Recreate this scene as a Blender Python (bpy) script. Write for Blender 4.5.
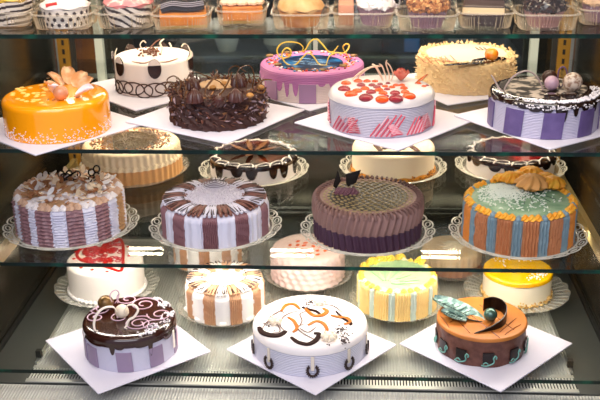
import bpy, math, random
from mathutils import Vector, Matrix
from math import sin, cos, pi, radians, atan2, sqrt
for o in list(bpy.data.objects): bpy.data.objects.remove(o)
SC = bpy.context.scene
COL = SC.collection

# ---------------------------------------------------------------- camera, world, lights, exposure
FPX, PITCH, YAW, ROLL = 950.0, radians(21.9), radians(3.5), radians(0.78)
CAM = Vector((0.105, -1.8, 1.1725))
FWD = Vector((-sin(YAW)*cos(PITCH), cos(YAW)*cos(PITCH), -sin(PITCH)))
_r = Vector((cos(YAW), sin(YAW), 0)); _u = _r.cross(FWD)
RGT = _r*cos(ROLL) - _u*sin(ROLL); UPV = _u*cos(ROLL) + _r*sin(ROLL)
cd = bpy.data.cameras.new('camera'); cam = bpy.data.objects.new('camera', cd); COL.objects.link(cam)
cd.sensor_width = 36; cd.lens = FPX/600*36; cd.clip_start = 0.05; cd.clip_end = 50
cd.dof.use_dof = True; cd.dof.focus_distance = 2.12; cd.dof.aperture_fstop = 5.0
m3 = Matrix((RGT, UPV, -FWD)).transposed().to_4x4(); m3.translation = CAM
cam.matrix_world = m3; SC.camera = cam

w = bpy.data.worlds.new('world'); SC.world = w; w.use_nodes = True
bg = w.node_tree.nodes['Background']; bg.inputs[0].default_value = (0.72, 0.76, 0.95, 1); bg.inputs[1].default_value = 0.45

def area(name, loc, size, power, col, target=None):
    l = bpy.data.lights.new(name, 'AREA'); l.shape = 'RECTANGLE'; l.size, l.size_y = size; l.energy = power; l.color = col
    o = bpy.data.objects.new(name, l); COL.objects.link(o); o.location = loc
    if target: o.rotation_euler = (Vector(target)-Vector(loc)).to_track_quat('-Z', 'Y').to_euler()
    return o
WARM = (1.0, 0.84, 0.62)
area('shelf_strip_light', (-0.02, 0.55, 0.776), (1.35, 0.025), 2.4, WARM)
area('shelf_strip_light', (-0.02, 0.60, 0.540), (1.35, 0.018), 4.0, WARM)
area('shelf_strip_light', (-0.02, 0.23, 0.284), (1.35, 0.018), 3.4, (1, 0.94, 0.84))
area('case_top_light', (-0.02, 0.30, 1.12), (1.35, 0.10), 5.0, (1.0, 0.86, 0.66))
area('top_shelf_fill', (-0.02, -0.22, 1.14), (1.35, 0.06), 4.2, (1.0, 0.86, 0.68), (-0.02, 0.15, 0.6))  # added warm fill that brightens the boxes on the topmost shelf
area('front_fill', (-0.3, -2.4, 2.6), (3.0, 1.6), 50.0, (0.90, 0.91, 1.0), (0, 0.1, 0.3))  # cool fill behind the camera, added to light the cake fronts
area('shop_fill', (0.0, 1.3, 1.9), (2.4, 0.3), 16.0, (1.0, 0.85, 0.66), (0, 2.2, 0))  # unseen fill added to lift the dark shop behind the case
SC.view_settings.view_transform = 'Standard'; SC.view_settings.look = 'None'
SC.view_settings.gamma = 1; SC.view_settings.use_curve_mapping = False
SC.cycles.transparent_max_bounces = 40; SC.cycles.max_bounces = 12
SC.view_settings.exposure = 0.42

def unproj(px, py, z=None, y=None):
    d = FWD + RGT*((px-300)/FPX) - UPV*((py-200)/FPX)
    t = (z-CAM.z)/d.z if z is not None else (y-CAM.y)/d.y
    return CAM + d*t

# ---------------------------------------------------------------- materials
def lin(h):
    h = h.lstrip('#'); c = [int(h[i:i+2], 16)/255 for i in (0, 2, 4)]
    return tuple((x/12.92 if x <= .04045 else ((x+.055)/1.055)**2.4) for x in c) + (1,)
MATS = {}
def M(name, hexc, rough=.5, spec=.4, metal=0, coat=0, bump=None, var=None, wave=None, sss=0):
    if name in MATS: return MATS[name]
    m = bpy.data.materials.new(name); m.use_nodes = True; nt = m.node_tree; N = nt.nodes; L = nt.links
    b = N['Principled BSDF']; b.inputs['Base Color'].default_value = lin(hexc)
    b.inputs['Roughness'].default_value = rough; b.inputs['Specular IOR Level'].default_value = spec
    b.inputs['Metallic'].default_value = metal; b.inputs['Coat Weight'].default_value = coat; b.inputs['Coat Roughness'].default_value = .08
    if sss:
        b.inputs['Subsurface Weight'].default_value = sss; b.inputs['Subsurface Radius'].default_value = (.01, .006, .004); b.inputs['Subsurface Scale'].default_value = 1
    tc = N.new('ShaderNodeTexCoord')
    if var:
        nz = N.new('ShaderNodeTexNoise'); nz.inputs['Scale'].default_value = var[1]; nz.inputs['Detail'].default_value = 4
        L.new(tc.outputs['Object'], nz.inputs['Vector'])
        cr = N.new('ShaderNodeValToRGB'); a, c = (var[2], var[3]) if len(var) > 2 else (.35, .65)
        cr.color_ramp.elements[0].position = a; cr.color_ramp.elements[1].position = c
        cr.color_ramp.elements[0].color = lin(hexc); cr.color_ramp.elements[1].color = lin(var[0])
        L.new(nz.outputs['Fac'], cr.inputs[0]); L.new(cr.outputs[0], b.inputs['Base Color'])
    if bump or wave:
        bp = N.new('ShaderNodeBump'); 
        if bump:
            nb = N.new('ShaderNodeTexNoise'); nb.inputs['Scale'].default_value = bump[0]; nb.inputs['Detail'].default_value = 3
            L.new(tc.outputs['Object'], nb.inputs['Vector']); L.new(nb.outputs['Fac'], bp.inputs['Height']); bp.inputs['Strength'].default_value = bump[1]; bp.inputs['Distance'].default_value = .002
        else:
            wv = N.new('ShaderNodeTexWave'); wv.bands_direction = wave[0]; wv.inputs['Scale'].default_value = .314/wave[1]
            wv.inputs['Distortion'].default_value = wave[3] if len(wave) > 3 else 0
            L.new(tc.outputs['Object'], wv.inputs['Vector']); L.new(wv.outputs['Fac'], bp.inputs['Height']); bp.inputs['Strength'].default_value = wave[2]; bp.inputs['Distance'].default_value = .002
        L.new(bp.outputs[0], b.inputs['Normal'])
    MATS[name] = m; return m

def clear(name, tint='#FFFFFF', ior=1.45, rough=.03, milk=0.0, milkcol='#FFFFFF', refl=1.0):
    if name in MATS: return MATS[name]
    m = bpy.data.materials.new(name); m.use_nodes = True; nt = m.node_tree; N = nt.nodes; L = nt.links
    N.remove(N['Principled BSDF']); out = N['Material Output']
    tr = N.new('ShaderNodeBsdfTransparent'); tr.inputs[0].default_value = lin(tint)
    gl = N.new('ShaderNodeBsdfGlossy'); gl.inputs['Roughness'].default_value = rough; gl.inputs[0].default_value = (refl, refl, refl, 1)
    # Schlick reflectance, the same on both faces of the thin sheet
    lw = N.new('ShaderNodeLayerWeight'); lw.inputs['Blend'].default_value = .5
    pw = N.new('ShaderNodeMath'); pw.operation = 'POWER'; pw.inputs[1].default_value = 5; L.new(lw.outputs['Facing'], pw.inputs[0])
    f0 = ((ior-1)/(ior+1))**2; fr = N.new('ShaderNodeMath'); fr.operation = 'MULTIPLY_ADD'; fr.inputs[1].default_value = 1-f0; fr.inputs[2].default_value = f0; L.new(pw.outputs[0], fr.inputs[0])
    mx = N.new('ShaderNodeMixShader'); L.new(fr.outputs[0], mx.inputs[0]); L.new(tr.outputs[0], mx.inputs[1]); L.new(gl.outputs[0], mx.inputs[2])
    res = mx
    if milk:
        df = N.new('ShaderNodeBsdfDiffuse'); df.inputs[0].default_value = lin(milkcol)
        m2 = N.new('ShaderNodeMixShader'); m2.inputs[0].default_value = milk
        L.new(mx.outputs[0], m2.inputs[1]); L.new(df.outputs[0], m2.inputs[2]); res = m2
    L.new(res.outputs[0], out.inputs['Surface']); MATS[name] = m; return m

# ---------------------------------------------------------------- mesh helpers
class MB:
    def __init__(s): s.v = []; s.f = []; s.m = []
    def face(s, idx, mi=0): s.f.append(tuple(idx)); s.m.append(mi)
    def build(s, name, mats, parent=None, angle=40, label=None, kind=None):
        me = bpy.data.meshes.new(name); me.from_pydata([tuple(p) for p in s.v], [], s.f)
        if not isinstance(mats, (list, tuple)): mats = [mats]
        for m in mats: me.materials.append(m)
        me.polygons.foreach_set('material_index', s.m); me.polygons.foreach_set('use_smooth', [True]*len(s.f))
        me.update(); me.set_sharp_from_angle(angle=radians(angle))
        o = bpy.data.objects.new(name, me); COL.objects.link(o); o.parent = parent
        if label: o['label'] = label
        if kind: o['kind'] = kind
        return o

def lathe(b, prof, n=96, disp=None, mi=0, c=(0, 0, 0), mat=None, close=False):
    """prof rows (r, z); rows go on; r==0 makes a pole. disp(th,k,r,z)->(r,z[,dth]); mi int or f(th,k)"""
    rows = []; C3 = Vector(c)
    for k, (r, z) in enumerate(prof):
        if r == 0:
            zz = disp(0, k, 0, z)[1] if disp else z
            p = Vector((0, 0, zz)); p = (mat @ p if mat else p) + C3
            b.v.append(p); rows.append([len(b.v)-1]); continue
        row = []
        for i in range(n):
            th = 2*pi*i/n; rr, zz = r, z; t2 = th
            if disp:
                q = disp(th, k, r, z); rr, zz = q[0], q[1]
                if len(q) > 2: t2 = th+q[2]
            p = Vector((rr*cos(t2), rr*sin(t2), zz)); p = (mat @ p if mat else p) + C3
            b.v.append(p); row.append(len(b.v)-1)
        rows.append(row)
    for k in range(len(rows)-1):
        A, B = rows[k], rows[k+1]
        for i in range(n):
            j = (i+1) % n; q = mi((2*pi*(i+.5)/n), k) if callable(mi) else mi
            if len(A) == 1 and len(B) == 1: break
            if len(A) == 1: b.face((A[0], B[j], B[i])[::-1], q)
            elif len(B) == 1: b.face((A[i], A[j], B[0]), q)
            else: b.face((A[i], A[j], B[j], B[i]), q)

def prof_cake(R, H, rr=.008, ns=14, nt=10, nr=4):
    p = [(0, 0), (R*.9, 0)] + [(R, (H-rr)*i/ns) for i in range(ns+1)]
    p += [(R-rr+rr*cos(pi/2*i/nr), H-rr+rr*sin(pi/2*i/nr)) for i in range(1, nr+1)]
    p += [((R-rr)*(1-i/nt), H) for i in range(1, nt)] + [(0, H)]
    return p

def box(b, lo, hi, mi=0, mat=None):
    i0 = len(b.v)
    for z in (lo[2], hi[2]):
        for x, y in ((lo[0], lo[1]), (hi[0], lo[1]), (hi[0], hi[1]), (lo[0], hi[1])):
            p = Vector((x, y, z)); b.v.append(mat @ p if mat else p)
    for f in ((3, 2, 1, 0), (4, 5, 6, 7), (0, 1, 5, 4), (1, 2, 6, 5), (2, 3, 7, 6), (3, 0, 4, 7)): b.face([i0+k for k in f], mi)

def rbox(b, lo, hi, r=.002, mi=0, mat=None):
    """box with its vertical and top edges rounded off"""
    x0, y0, z0 = lo; x1, y1, z1 = hi
    def ring(ins, z):
        row = []
        for cx, cy, a0 in ((x1-r, y1-r, 0), (x0+r, y1-r, 90), (x0+r, y0+r, 180), (x1-r, y0+r, 270)):
            for k in range(4):
                a = radians(a0+30*k); p = Vector((cx+(r-ins)*cos(a), cy+(r-ins)*sin(a), z)); b.v.append(mat @ p if mat else p); row.append(len(b.v)-1)
        return row
    rows = [ring(r*.3, z0), ring(0, z0+r*.3), ring(0, z1-r), ring(r*.3, z1-r*.3), ring(r*.95, z1)]
    b.face(rows[0][::-1], mi)
    for A, B in zip(rows, rows[1:]):
        n = len(A)
        for i in range(n): b.face((A[i], A[(i+1) % n], B[(i+1) % n], B[i]), mi)
    b.face(rows[-1], mi)

def cr(pts, n=8, closed=False):
    P = [Vector(p) for p in pts]; out = []; N = len(P)
    for i in range(N if closed else N-1):
        p0 = P[(i-1) % N] if closed or i > 0 else P[0]; p1 = P[i]; p2 = P[(i+1) % N]; p3 = P[(i+2) % N] if closed or i+2 < N else P[-1]
        for k in range(n):
            t = k/n; out.append(.5*((2*p1)+(p2-p0)*t+(2*p0-5*p1+4*p2-p3)*t*t+(3*p1-p0-3*p2+p3)*t**3))
    if not closed: out.append(P[-1])
    return out

def tube(b, pts, r, n=6, closed=False, mi=0, flat=1.0, up=None):
    """r number or f(t); flat squashes the section along its normal"""
    P = [Vector(p) for p in pts]; N = len(P); rows = []; nor = None
    for i, p in enumerate(P):
        t = (P[(i+1) % N]-P[i-1]) if closed else (P[min(i+1, N-1)]-P[max(i-1, 0)])
        if t.length < 1e-9: t = Vector((0, 0, 1))
        t.normalize()
        if up is not None: nor = Vector(up)
        if nor is None: nor = Vector((0, 0, 1)) if abs(t.z) < .9 else Vector((1, 0, 0))
        nor = nor - t*nor.dot(t)
        if nor.length < 1e-6: nor = t.orthogonal()
        nor.normalize(); bi = t.cross(nor); rad = r(i/(max(N-1, 1))) if callable(r) else r
        row = []
        for k in range(n):
            a = 2*pi*k/n; b.v.append(p+nor*(cos(a)*rad*flat)+bi*(sin(a)*rad)); row.append(len(b.v)-1)
        rows.append(row)
    for i in range(N if closed else N-1):
        A, B = rows[i], rows[(i+1) % N]
        for k in range(n): b.face((A[k], A[(k+1) % n], B[(k+1) % n], B[k]), mi)
    if not closed: b.face(rows[0][::-1], mi); b.face(rows[-1], mi)

def ball(b, c, r, s=(1, 1, 1), seg=16, mi=0, mat=None, cut=None):
    h = seg//2; prof = [(0, -r)] + [(r*cos(a), r*sin(a)) for a in [-pi/2+pi*k/h for k in range(1, h)]] + [(0, r)]
    S = Matrix.Diagonal((s[0], s[1], s[2])); m = (mat.to_3x3() @ S) if mat else S
    lathe(b, prof, seg, None, mi, c, m)

def rot(ax, ay, az): return Matrix.Rotation(radians(az), 3, 'Z') @ Matrix.Rotation(radians(ay), 3, 'Y') @ Matrix.Rotation(radians(ax), 3, 'X')

def rosette(b, c, r, h, fl=8, tw=1.2, mi=0, mat=None, tip=.12, n=None, depth=.16):
    n = n or fl*4; K = 9; prof = [(0, 0)]+[(r*(1-(k/K)**1.4*(1-tip)), h*k/K) for k in range(K+1)]+[(0, h*1.03)]
    def d(th, k, R, z):
        if R == 0: return (0, z)
        return (R*(1+depth*cos(fl*th)), z, tw*z/h)
    lathe(b, prof, n, d, mi, c, mat)

def petal(b, L, W, T, mat, c, curl=.3, cup=.3, mi=0, n=8, pw=.8, square=0):
    """leaf-like solid plate lying along +X in its own frame, curving up in Z"""
    m = 6; C3 = Vector(c); top = []; bot = []
    for i in range(n+1):
        t = i/n; w = W*(max(sin(pi*(t*.96+.02)), 0)**pw) if not square else W*(1-.15*t)
        ra, rb = [], []
        for j in range(m+1):
            s = j/m*2-1; x = L*t; y = w*.5*s; z = curl*L*t*t+cup*W*s*s*.5
            for lst, dz in ((ra, T/2), (rb, -T/2)):
                b.v.append((mat @ Vector((x, y, z+dz)))+C3); lst.append(len(b.v)-1)
        top.append(ra); bot.append(rb)
    for i in range(n):
        for j in range(m):
            b.face((top[i][j], top[i+1][j], top[i+1][j+1], top[i][j+1]), mi); b.face((bot[i][j], bot[i][j+1], bot[i+1][j+1], bot[i+1][j]), mi)
        b.face((top[i][0], bot[i][0], bot[i+1][0], top[i+1][0]), mi); b.face((top[i][m], top[i+1][m], bot[i+1][m], bot[i][m]), mi)
    for j in range(m):
        b.face((top[0][j], top[0][j+1], bot[0][j+1], bot[0][j]), mi); b.face((top[n][j], bot[n][j], bot[n][j+1], top[n][j+1]), mi)

def prism(b, pts, d, mi=0):
    """polygon of 3D points pushed along vector d"""
    i0 = len(b.v); n = len(pts); d = Vector(d)
    for p in pts: b.v.append(Vector(p))
    for p in pts: b.v.append(Vector(p)+d)
    b.face([i0+k for k in range(n)][::-1], mi); b.face([i0+n+k for k in range(n)], mi)
    for k in range(n): b.face((i0+k, i0+(k+1) % n, i0+n+(k+1) % n, i0+n+k), mi)

def sidepatch(b, R, a0, a1, z0, z1, t=.0015, mi=0, lean=0, n=8, zt=None):
    """curved plaque on the side; angles in degrees, 0 = front"""
    rows = []
    for k in range(5):
        z = z0+(z1-z0)*k/4; r1 = []; r2 = []
        for i in range(n+1):
            a = radians(-90+a0+(a1-a0)*i/n+lean*k/4); zz = z if not zt else z0+(zt(i/n)-z0)*k/4
            b.v.append(Vector((R*cos(a), R*sin(a), zz))); r1.append(len(b.v)-1)
            b.v.append(Vector(((R+t)*cos(a), (R+t)*sin(a), zz))); r2.append(len(b.v)-1)
        rows.append((r1, r2))
    for k in range(4):
        (a1_, b1), (a2, b2) = rows[k], rows[k+1]
        for i in range(n): b.face((b1[i], b1[i+1], b2[i+1], b2[i]), mi); b.face((a1_[i+1], a1_[i], a2[i], a2[i+1]), mi)
        b.face((a1_[0], b1[0], b2[0], a2[0]), mi); b.face((b1[n], a1_[n], a2[n], b2[n]), mi)
    for r1, r2, fl in ((rows[0][0], rows[0][1], 0), (rows[4][0], rows[4][1], 1)):
        for i in range(n): b.face((r1[i], r1[i+1], r2[i+1], r2[i]) if not fl else (r2[i], r2[i+1], r1[i+1], r1[i]), mi)

def dripf(zb, drips, wob=.0):
    def f(th):
        a = math.degrees(th)+90; z = zb+wob*sin(th*5+1)
        best = 0
        for (d, L, w_) in drips:
            x = abs((a-d+180) % 360-180)/w_
            if x < 1: best = max(best, L*(1-x*x)**.5 if x > .35 else L*(1-.1225)**.5+L*.06*(1-x/.35))
        return z-best
    return f
def rdrips(rng, n, l0, l1, w0, w1, start=0):
    return [(start+360*i/n+rng.uniform(-6, 6), rng.uniform(l0, l1), rng.uniform(w0, w1)) for i in range(n)]

def glaze(b, R, H, rr, zd, off=.0016, n=300, mi=0, nt=8):
    R2, H2 = R+off, H+off; K = []
    K += [(0, H2)]+[((R2-rr)*i/nt, H2) for i in range(1, nt+1)]
    K += [(R2-rr+rr*sin(pi/2*i/4), H2-rr+rr*cos(pi/2*i/4)) for i in range(1, 5)]
    base = len(K); K += [(R2, -i) for i in range(1, 8)]+[(R-.001, -8)]
    def d(th, k, r, z):
        k = len(K)-1-k
        if k < base: return (r, z)
        ze = zd(th); top = H2-rr; t = (min(k-base+1, 7))/7
        zz = top+(min(ze, top-.0005)-top)*t
        bulge = off*.6*max(0, 1-abs(zz-ze)/.006)
        return (r+bulge if k-base < 7 else r, zz)
    lathe(b, K[::-1], n, d, mi)

def sprinkles(b, pts, L=.003, W=.0008, rng=random, mis=(0,)):
    for p in pts:
        m = rot(rng.uniform(0, 360), rng.uniform(-40, 40), rng.uniform(0, 360)).to_4x4(); m.translation = Vector(p)
        l = L*rng.uniform(.7, 1.2); box(b, (-l/2, -W/2, -W/2), (l/2, W/2, W/2), rng.choice(mis), m)

# ---------------------------------------------------------------- scene-graph helpers
def empty(name, loc, label, cat, group=None, rz=0):
    o = bpy.data.objects.new(name, None); COL.objects.link(o); o.location = loc; o.rotation_euler = (0, 0, rz); o.empty_display_size = .02
    o['label'] = label; o['category'] = cat
    if group: o['group'] = group
    return o
def tag(o, label, cat, group=None):
    o['label'] = label; o['category'] = cat
    if group: o['group'] = group
    return o
def struct(o): o['kind'] = 'structure'; return o

class Thing:
    """an Empty at the base, its -Y side facing the front of the case; T/V turn a spot seen in the photo into local coordinates"""
    def __init__(s, name, x, y, z, R, H, label, cat, group=None):
        s.R, s.H = R, H; s.phi = atan2(CAM.x-x, -(CAM.y-y)); s.loc = Vector((x, y, z))
        s.o = empty(name, (x, y, z), label, cat, group, s.phi); s.inv = Matrix.Rotation(-s.phi, 3, 'Z')
    def T(s, px, py, h=None):
        h = s.H if h is None else h
        return s.inv @ (unproj(px, py, z=s.loc.z+h)-s.loc)
    def V(s, px, py, y=0):
        o = s.inv @ (CAM-s.loc); d = s.inv @ (FWD+RGT*((px-300)/FPX)-UPV*((py-200)/FPX))
        return o+d*((y-o.y)/d.y)
    def part(s, name, b, mats, **k): return b.build(name, mats, s.o, **k)
def side(R, a, z): a = radians(-90+a); return Vector((R*cos(a), R*sin(a), z))

# ---------------------------------------------------------------- heights of the shelves (top faces)
Z1, Z2, Z3, Z4 = 0.789, 0.5535, 0.2972, 0.030
XL, XR = -0.742, 0.705
TH = 0.008
# ---------------------------------------------------------------- the case
steel = M('brushed_steel', '#8C8B84', .32, .5, 1, var=('#77756C', 9), bump=None)
deckm = M('ribbed_steel', '#BDBCB4', .45, .5, .25, wave=('X', .0068, .8))
darkm = M('dark_metal', '#2B2A28', .5, .4, .3)
wallm = M('warm_side_steel', '#6A6052', .22, .5, .9, var=('#4E463A', 5))
backm = M('grey_back_panel', '#4A4C45', .16, .5, .85, var=('#3C3E38', 3))
glassm = clear('shelf_glass', '#FCFDFC', 1.45, .01, refl=.75)
edgem = M('green_glass_edge', '#031813', .3, .35, 0, var=('#0B5A44', 14, .52, .75))

b = MB(); box(b, (XL, -.006, -.012), (XR, .80, 0)); struct(b.build('floor', M('dark_deck_steel', '#696B67', .35, .5, .7)))
t = empty('steel_deck', (0, 0, 0), 'ribbed stainless steel deck sheet under the lowest glass shelf', 'deck')
b = MB(); box(b, (-.6275, .064, .0002), (.5965, .78, .0016)); b.build('ribbed_sheet', deckm, t)
for x, sd in ((XL, 'left'), (XR-.010, 'right')):
    b = MB(); rbox(b, (x, .0, .0003), (x+.010, .79, .010), .002); tag(b.build('black_gasket', M('gasket_black', '#0D0D0C', .6)), 'black rubber gasket along the %s foot of the case' % sd, 'gasket')
b = MB(); box(b, (XL-.02, -.45, -.014), (XR+.02, -.0095, -.002)); struct(b.build('trim_1', deckm))
b = MB(); box(b, (XL-.012, -.30, -.012), (XL, .80, 1.15)); struct(b.build('wall_left', wallm))
b = MB(); box(b, (XR, -.30, -.012), (XR+.012, .80, 1.15)); struct(b.build('wall_right', wallm))
b = MB(); box(b, (XL, .80, -.012), (XR, .812, .49)); struct(b.build('wall_back', backm))
# sliding glass doors at the back
for i, (a, c, yy) in enumerate(((XL, 0.0, .815), (-.03, XR, .822))):
    b = MB(); box(b, (a+.012, yy, .502), (c-.012, yy+.004, 1.15)); g = struct(b.build('window_%d' % (i+1), clear('door_glass', '#DDE6E2', 1.5, .02)))
    b = MB()
    box(b, (a, yy-.002, .49), (a+.012, yy+.006, 1.16)); box(b, (c-.012, yy-.002, .49), (c, yy+.006, 1.16)); box(b, (a, yy-.002, .49), (c, yy+.006, .502))
    struct(b.build('window_frame', M('pale_aluminium', '#B9BDB6', .35, .5, .6), g))
b = MB(); box(b, (XL-.012, -.03, 1.16), (XR+.012, .83, 1.18)); struct(b.build('ceiling', M('case_roof', '#4A3A28', .5)))
# pale rear corner posts
for x in (-.605, .588):
    b = MB(); box(b, (x-.011, .765, 0), (x+.011, .785, 1.15))
    tag(b.build('corner_post', M('pale_post', '#B4BDB4', .4)), 'pale grey upright post at the back of the case, %s side' % ('left' if x < 0 else 'right'), 'post', None)
# slotted shelf standards
for x in (-.683, .652):
    t = empty('shelf_standard', (x, .70, 0), 'slotted upright shelf standard, warm light painted in, at the %s rear of the case' % ('left' if x < 0 else 'right'), 'shelf standard')
    b = MB(); box(b, (-.016, -.006, 0), (.016, .006, 1.15)); b.build('upright', M('warm_lit_upright', '#B98A38', .35, .5, .7), t)  # yellow tone is warm light painted into the upright
    b = MB()
    for k in range(46): box(b, (-.0035, -.0068, .012+k*.025), (.0035, -.0055, .026+k*.025))
    b.build('slots', M('slot_black', '#17120C', .8), t)
    b = MB(); box(b, (.016 if x < 0 else -.030, .002, 0), (.030 if x < 0 else -.016, .008, 1.15)); b.build('seal_strip', darkm, t, label='black seal strip')

def shelf(z, which, y1=.78, front=0.0):
    t = empty('glass_shelf', (0, 0, z), which, 'shelf')
    b = MB(); box(b, (XL+.006, front+.0012, -TH), (XR-.006, y1, 0)); b.build('glass_pane', glassm, t)
    b = MB(); box(b, (XL+.006, front-.0008, -TH), (XR-.006, front+.001, 0.0002)); b.build('front_edge', edgem, t, label='dark green polished glass edge')
    return t
shelf(Z1, 'topmost glass shelf, carrying the cupcakes in plastic boxes')
shelf(Z2, 'second glass shelf from the top, carrying the orange glazed cake')
shelf(Z3, 'third glass shelf from the top, carrying cakes on clear lace trays')
shelf(Z4, 'lowest glass shelf, just above the ribbed steel deck', .70)
# brackets of the three upper shelves
for z, wh in ((Z1, 'topmost'), (Z2, 'second'), (Z3, 'third')):
    for x, sd in ((-.683, 'left'), (.652, 'right')):
        b = MB(); box(b, (x-.007, .02, z-TH-.030), (x+.007, .694, z-TH-.0005)); 
        tag(b.build('shelf_bracket', M('bracket_beige', '#A08A5A', .4, .5, .5)), '%s long metal bracket holding up the %s glass shelf' % (sd, wh), 'bracket')
# side rails of the deck
for x, sd in ((-.631, 'left'), (.600, 'right')):
    b = MB(); box(b, (x-.003, .075, .0003), (x+.003, .78, .004)); tag(b.build('deck_rail', M('rail_light', '#C9CCC4', .3, .5, .8)), 'thin steel rail along the %s side of the deck' % sd, 'rail')
    b = MB()
    for yy in (.10, .40, .66): box(b, (x-.006, yy-.006, .004), (x+.006, yy+.006, Z4-TH-.0003))
    tag(b.build('shelf_spacer', darkm), 'row of small dark blocks under the lowest glass, %s side' % sd, 'spacer')
# air grille along the front
t = empty('air_grille', (-.0155, 0, 0), 'long slotted steel air grille in front of the lowest glass shelf', 'grille')
b = MB(); box(b, (-.615, -.006, .0003), (.615, .060, .0012)); b.build('grille_backing', M('grille_dark', '#141412', .7), t)
b = MB(); n = 178
for k in range(n): 
    x = -.610+1.22*k/(n-1); box(b, (x-.0018, .006, .0012), (x+.0018, .050, .004))
b.build('grille_bars', M('grille_steel', '#D6D5CC', .4, .5, .4), t)
b = MB(); box(b, (-.615, -.006, .0012), (.615, .006, .0045)); box(b, (-.615, .050, .0012), (.615, .062, .0045)); b.build('grille_frame', M('grille_frame', '#BDBCB3', .35, .5, .6), t)
b = MB(); box(b, (XL, -.0092, -.016), (XR, -.0065, -.008)); struct(b.build('trim_2', darkm))

# ---------------------------------------------------------------- the shop behind the case
wood = M('orange_wood', '#A85C1E', .45, .4, 0, var=('#6B3510', 6)); olive = M('olive_counter', '#6E6C5A', .5, .4, .2, var=('#484A42', 2))
b = MB(); box(b, (-3, .9, -.95), (3, 4.2, -.9)); struct(b.build('floor', M('shop_floor', '#35322C', .5)))
b = MB(); box(b, (-3, 4.2, -.95), (3, 4.3, 2.6)); struct(b.build('wall_back', M('shop_wall', '#2E2417', .7)))
t = empty('back_counter', (0, 1.95, -.9), 'dark olive service counter behind the case', 'counter')
b = MB(); rbox(b, (-.62, 0, 0), (.72, .7, 1.16), .01); b.build('counter_body', olive, t)
b = MB(); rbox(b, (-.66, -.02, 1.16), (.76, .72, 1.19), .006); b.build('counter_top', M('counter_steel', '#77776E', .3, .5, .8), t)
b = MB()
for x in (-.28, .06, .4): box(b, (x-.004, -.006, .05), (x+.004, 0, 1.14))
b.build('panel_joint', darkm, t)
for x0, x1, lab in ((-1.12, -.98, 'first'), (-.95, -.80, 'second')):
    t = empty('wooden_cabinet', ((x0+x1)/2, 1.6, -.9), 'orange wood cabinet front behind the case, %s from the left' % lab, 'cabinet'); w_ = (x1-x0)/2
    b = MB(); rbox(b, (-w_, 0, 0), (w_, .4, 1.6), .006); b.build('cabinet_body', M('cabinet_body', '#4B3A26', .5), t)
    b = MB(); rbox(b, (-w_+.02, -.012, .04), (w_-.02, -.0005, 1.56), .003); b.build('door_panel', wood, t)
t = empty('wooden_cabinet', (1.02, 1.55, -.9), 'brown wood cabinet seen behind the right end of the case', 'cabinet')
b = MB(); rbox(b, (-.16, 0, 0), (.2, .4, 1.6), .006); b.build('cabinet_body', M('cabinet_brown', '#5A3E22', .5), t)
b = MB(); rbox(b, (-.1, -.012, 1.15), (-.02, -.0005, 1.30), .003); b.build('door_panel', wood, t)
# blurred things standing on the counter
t = empty('storage_box', (.30, 1.965, .29), 'dark box with a blue front standing on the back counter', 'box')
b = MB(); rbox(b, (-.09, 0, 0), (.09, .2, .22), .006); b.build('box_body', M('box_black', '#1B1C1E', .5), t)
b = MB(); rbox(b, (0, -.006, .01), (.06, -.0003, .09), .002); b.build('box_front', M('box_blue', '#2C5E96', .5), t)
for x, w_, h_, hx, nm in ((-.42, .05, .10, '#B9B7AE', 'white jar on the back counter, behind the white cake with chocolate plaques'), (-.20, .07, .07, '#A5A296', 'pale bowl on the back counter, left of the pink cake'), (-.05, .05, .08, '#8E8C80', 'grey bowl on the back counter, behind the pink cake'), (.52, .06, .12, '#6F7478', 'grey canister on the back counter near the right end')):
    t = empty('counter_jar' if w_ < .07 else 'counter_bowl', (x, 2.03, .29), nm, 'jar' if w_ < .07 else 'bowl')
    b = MB(); lathe(b, [(0, 0), (w_*.7, 0), (w_, h_*.5), (w_*.9, h_), (w_*.8, h_), (w_*.7, h_*.3), (0, h_*.25)], 32); b.build('jar_body' if w_ < .07 else 'bowl_body', M('jar_'+hx[1:], hx, .4), t)
    if w_ < .07:
        b = MB(); lathe(b, [(0, h_), (w_*.92, h_), (w_*.92, h_+.012), (0, h_+.014)], 32); b.build('jar_lid', M('jar_lid', '#6B6A62', .4), t)

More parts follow.
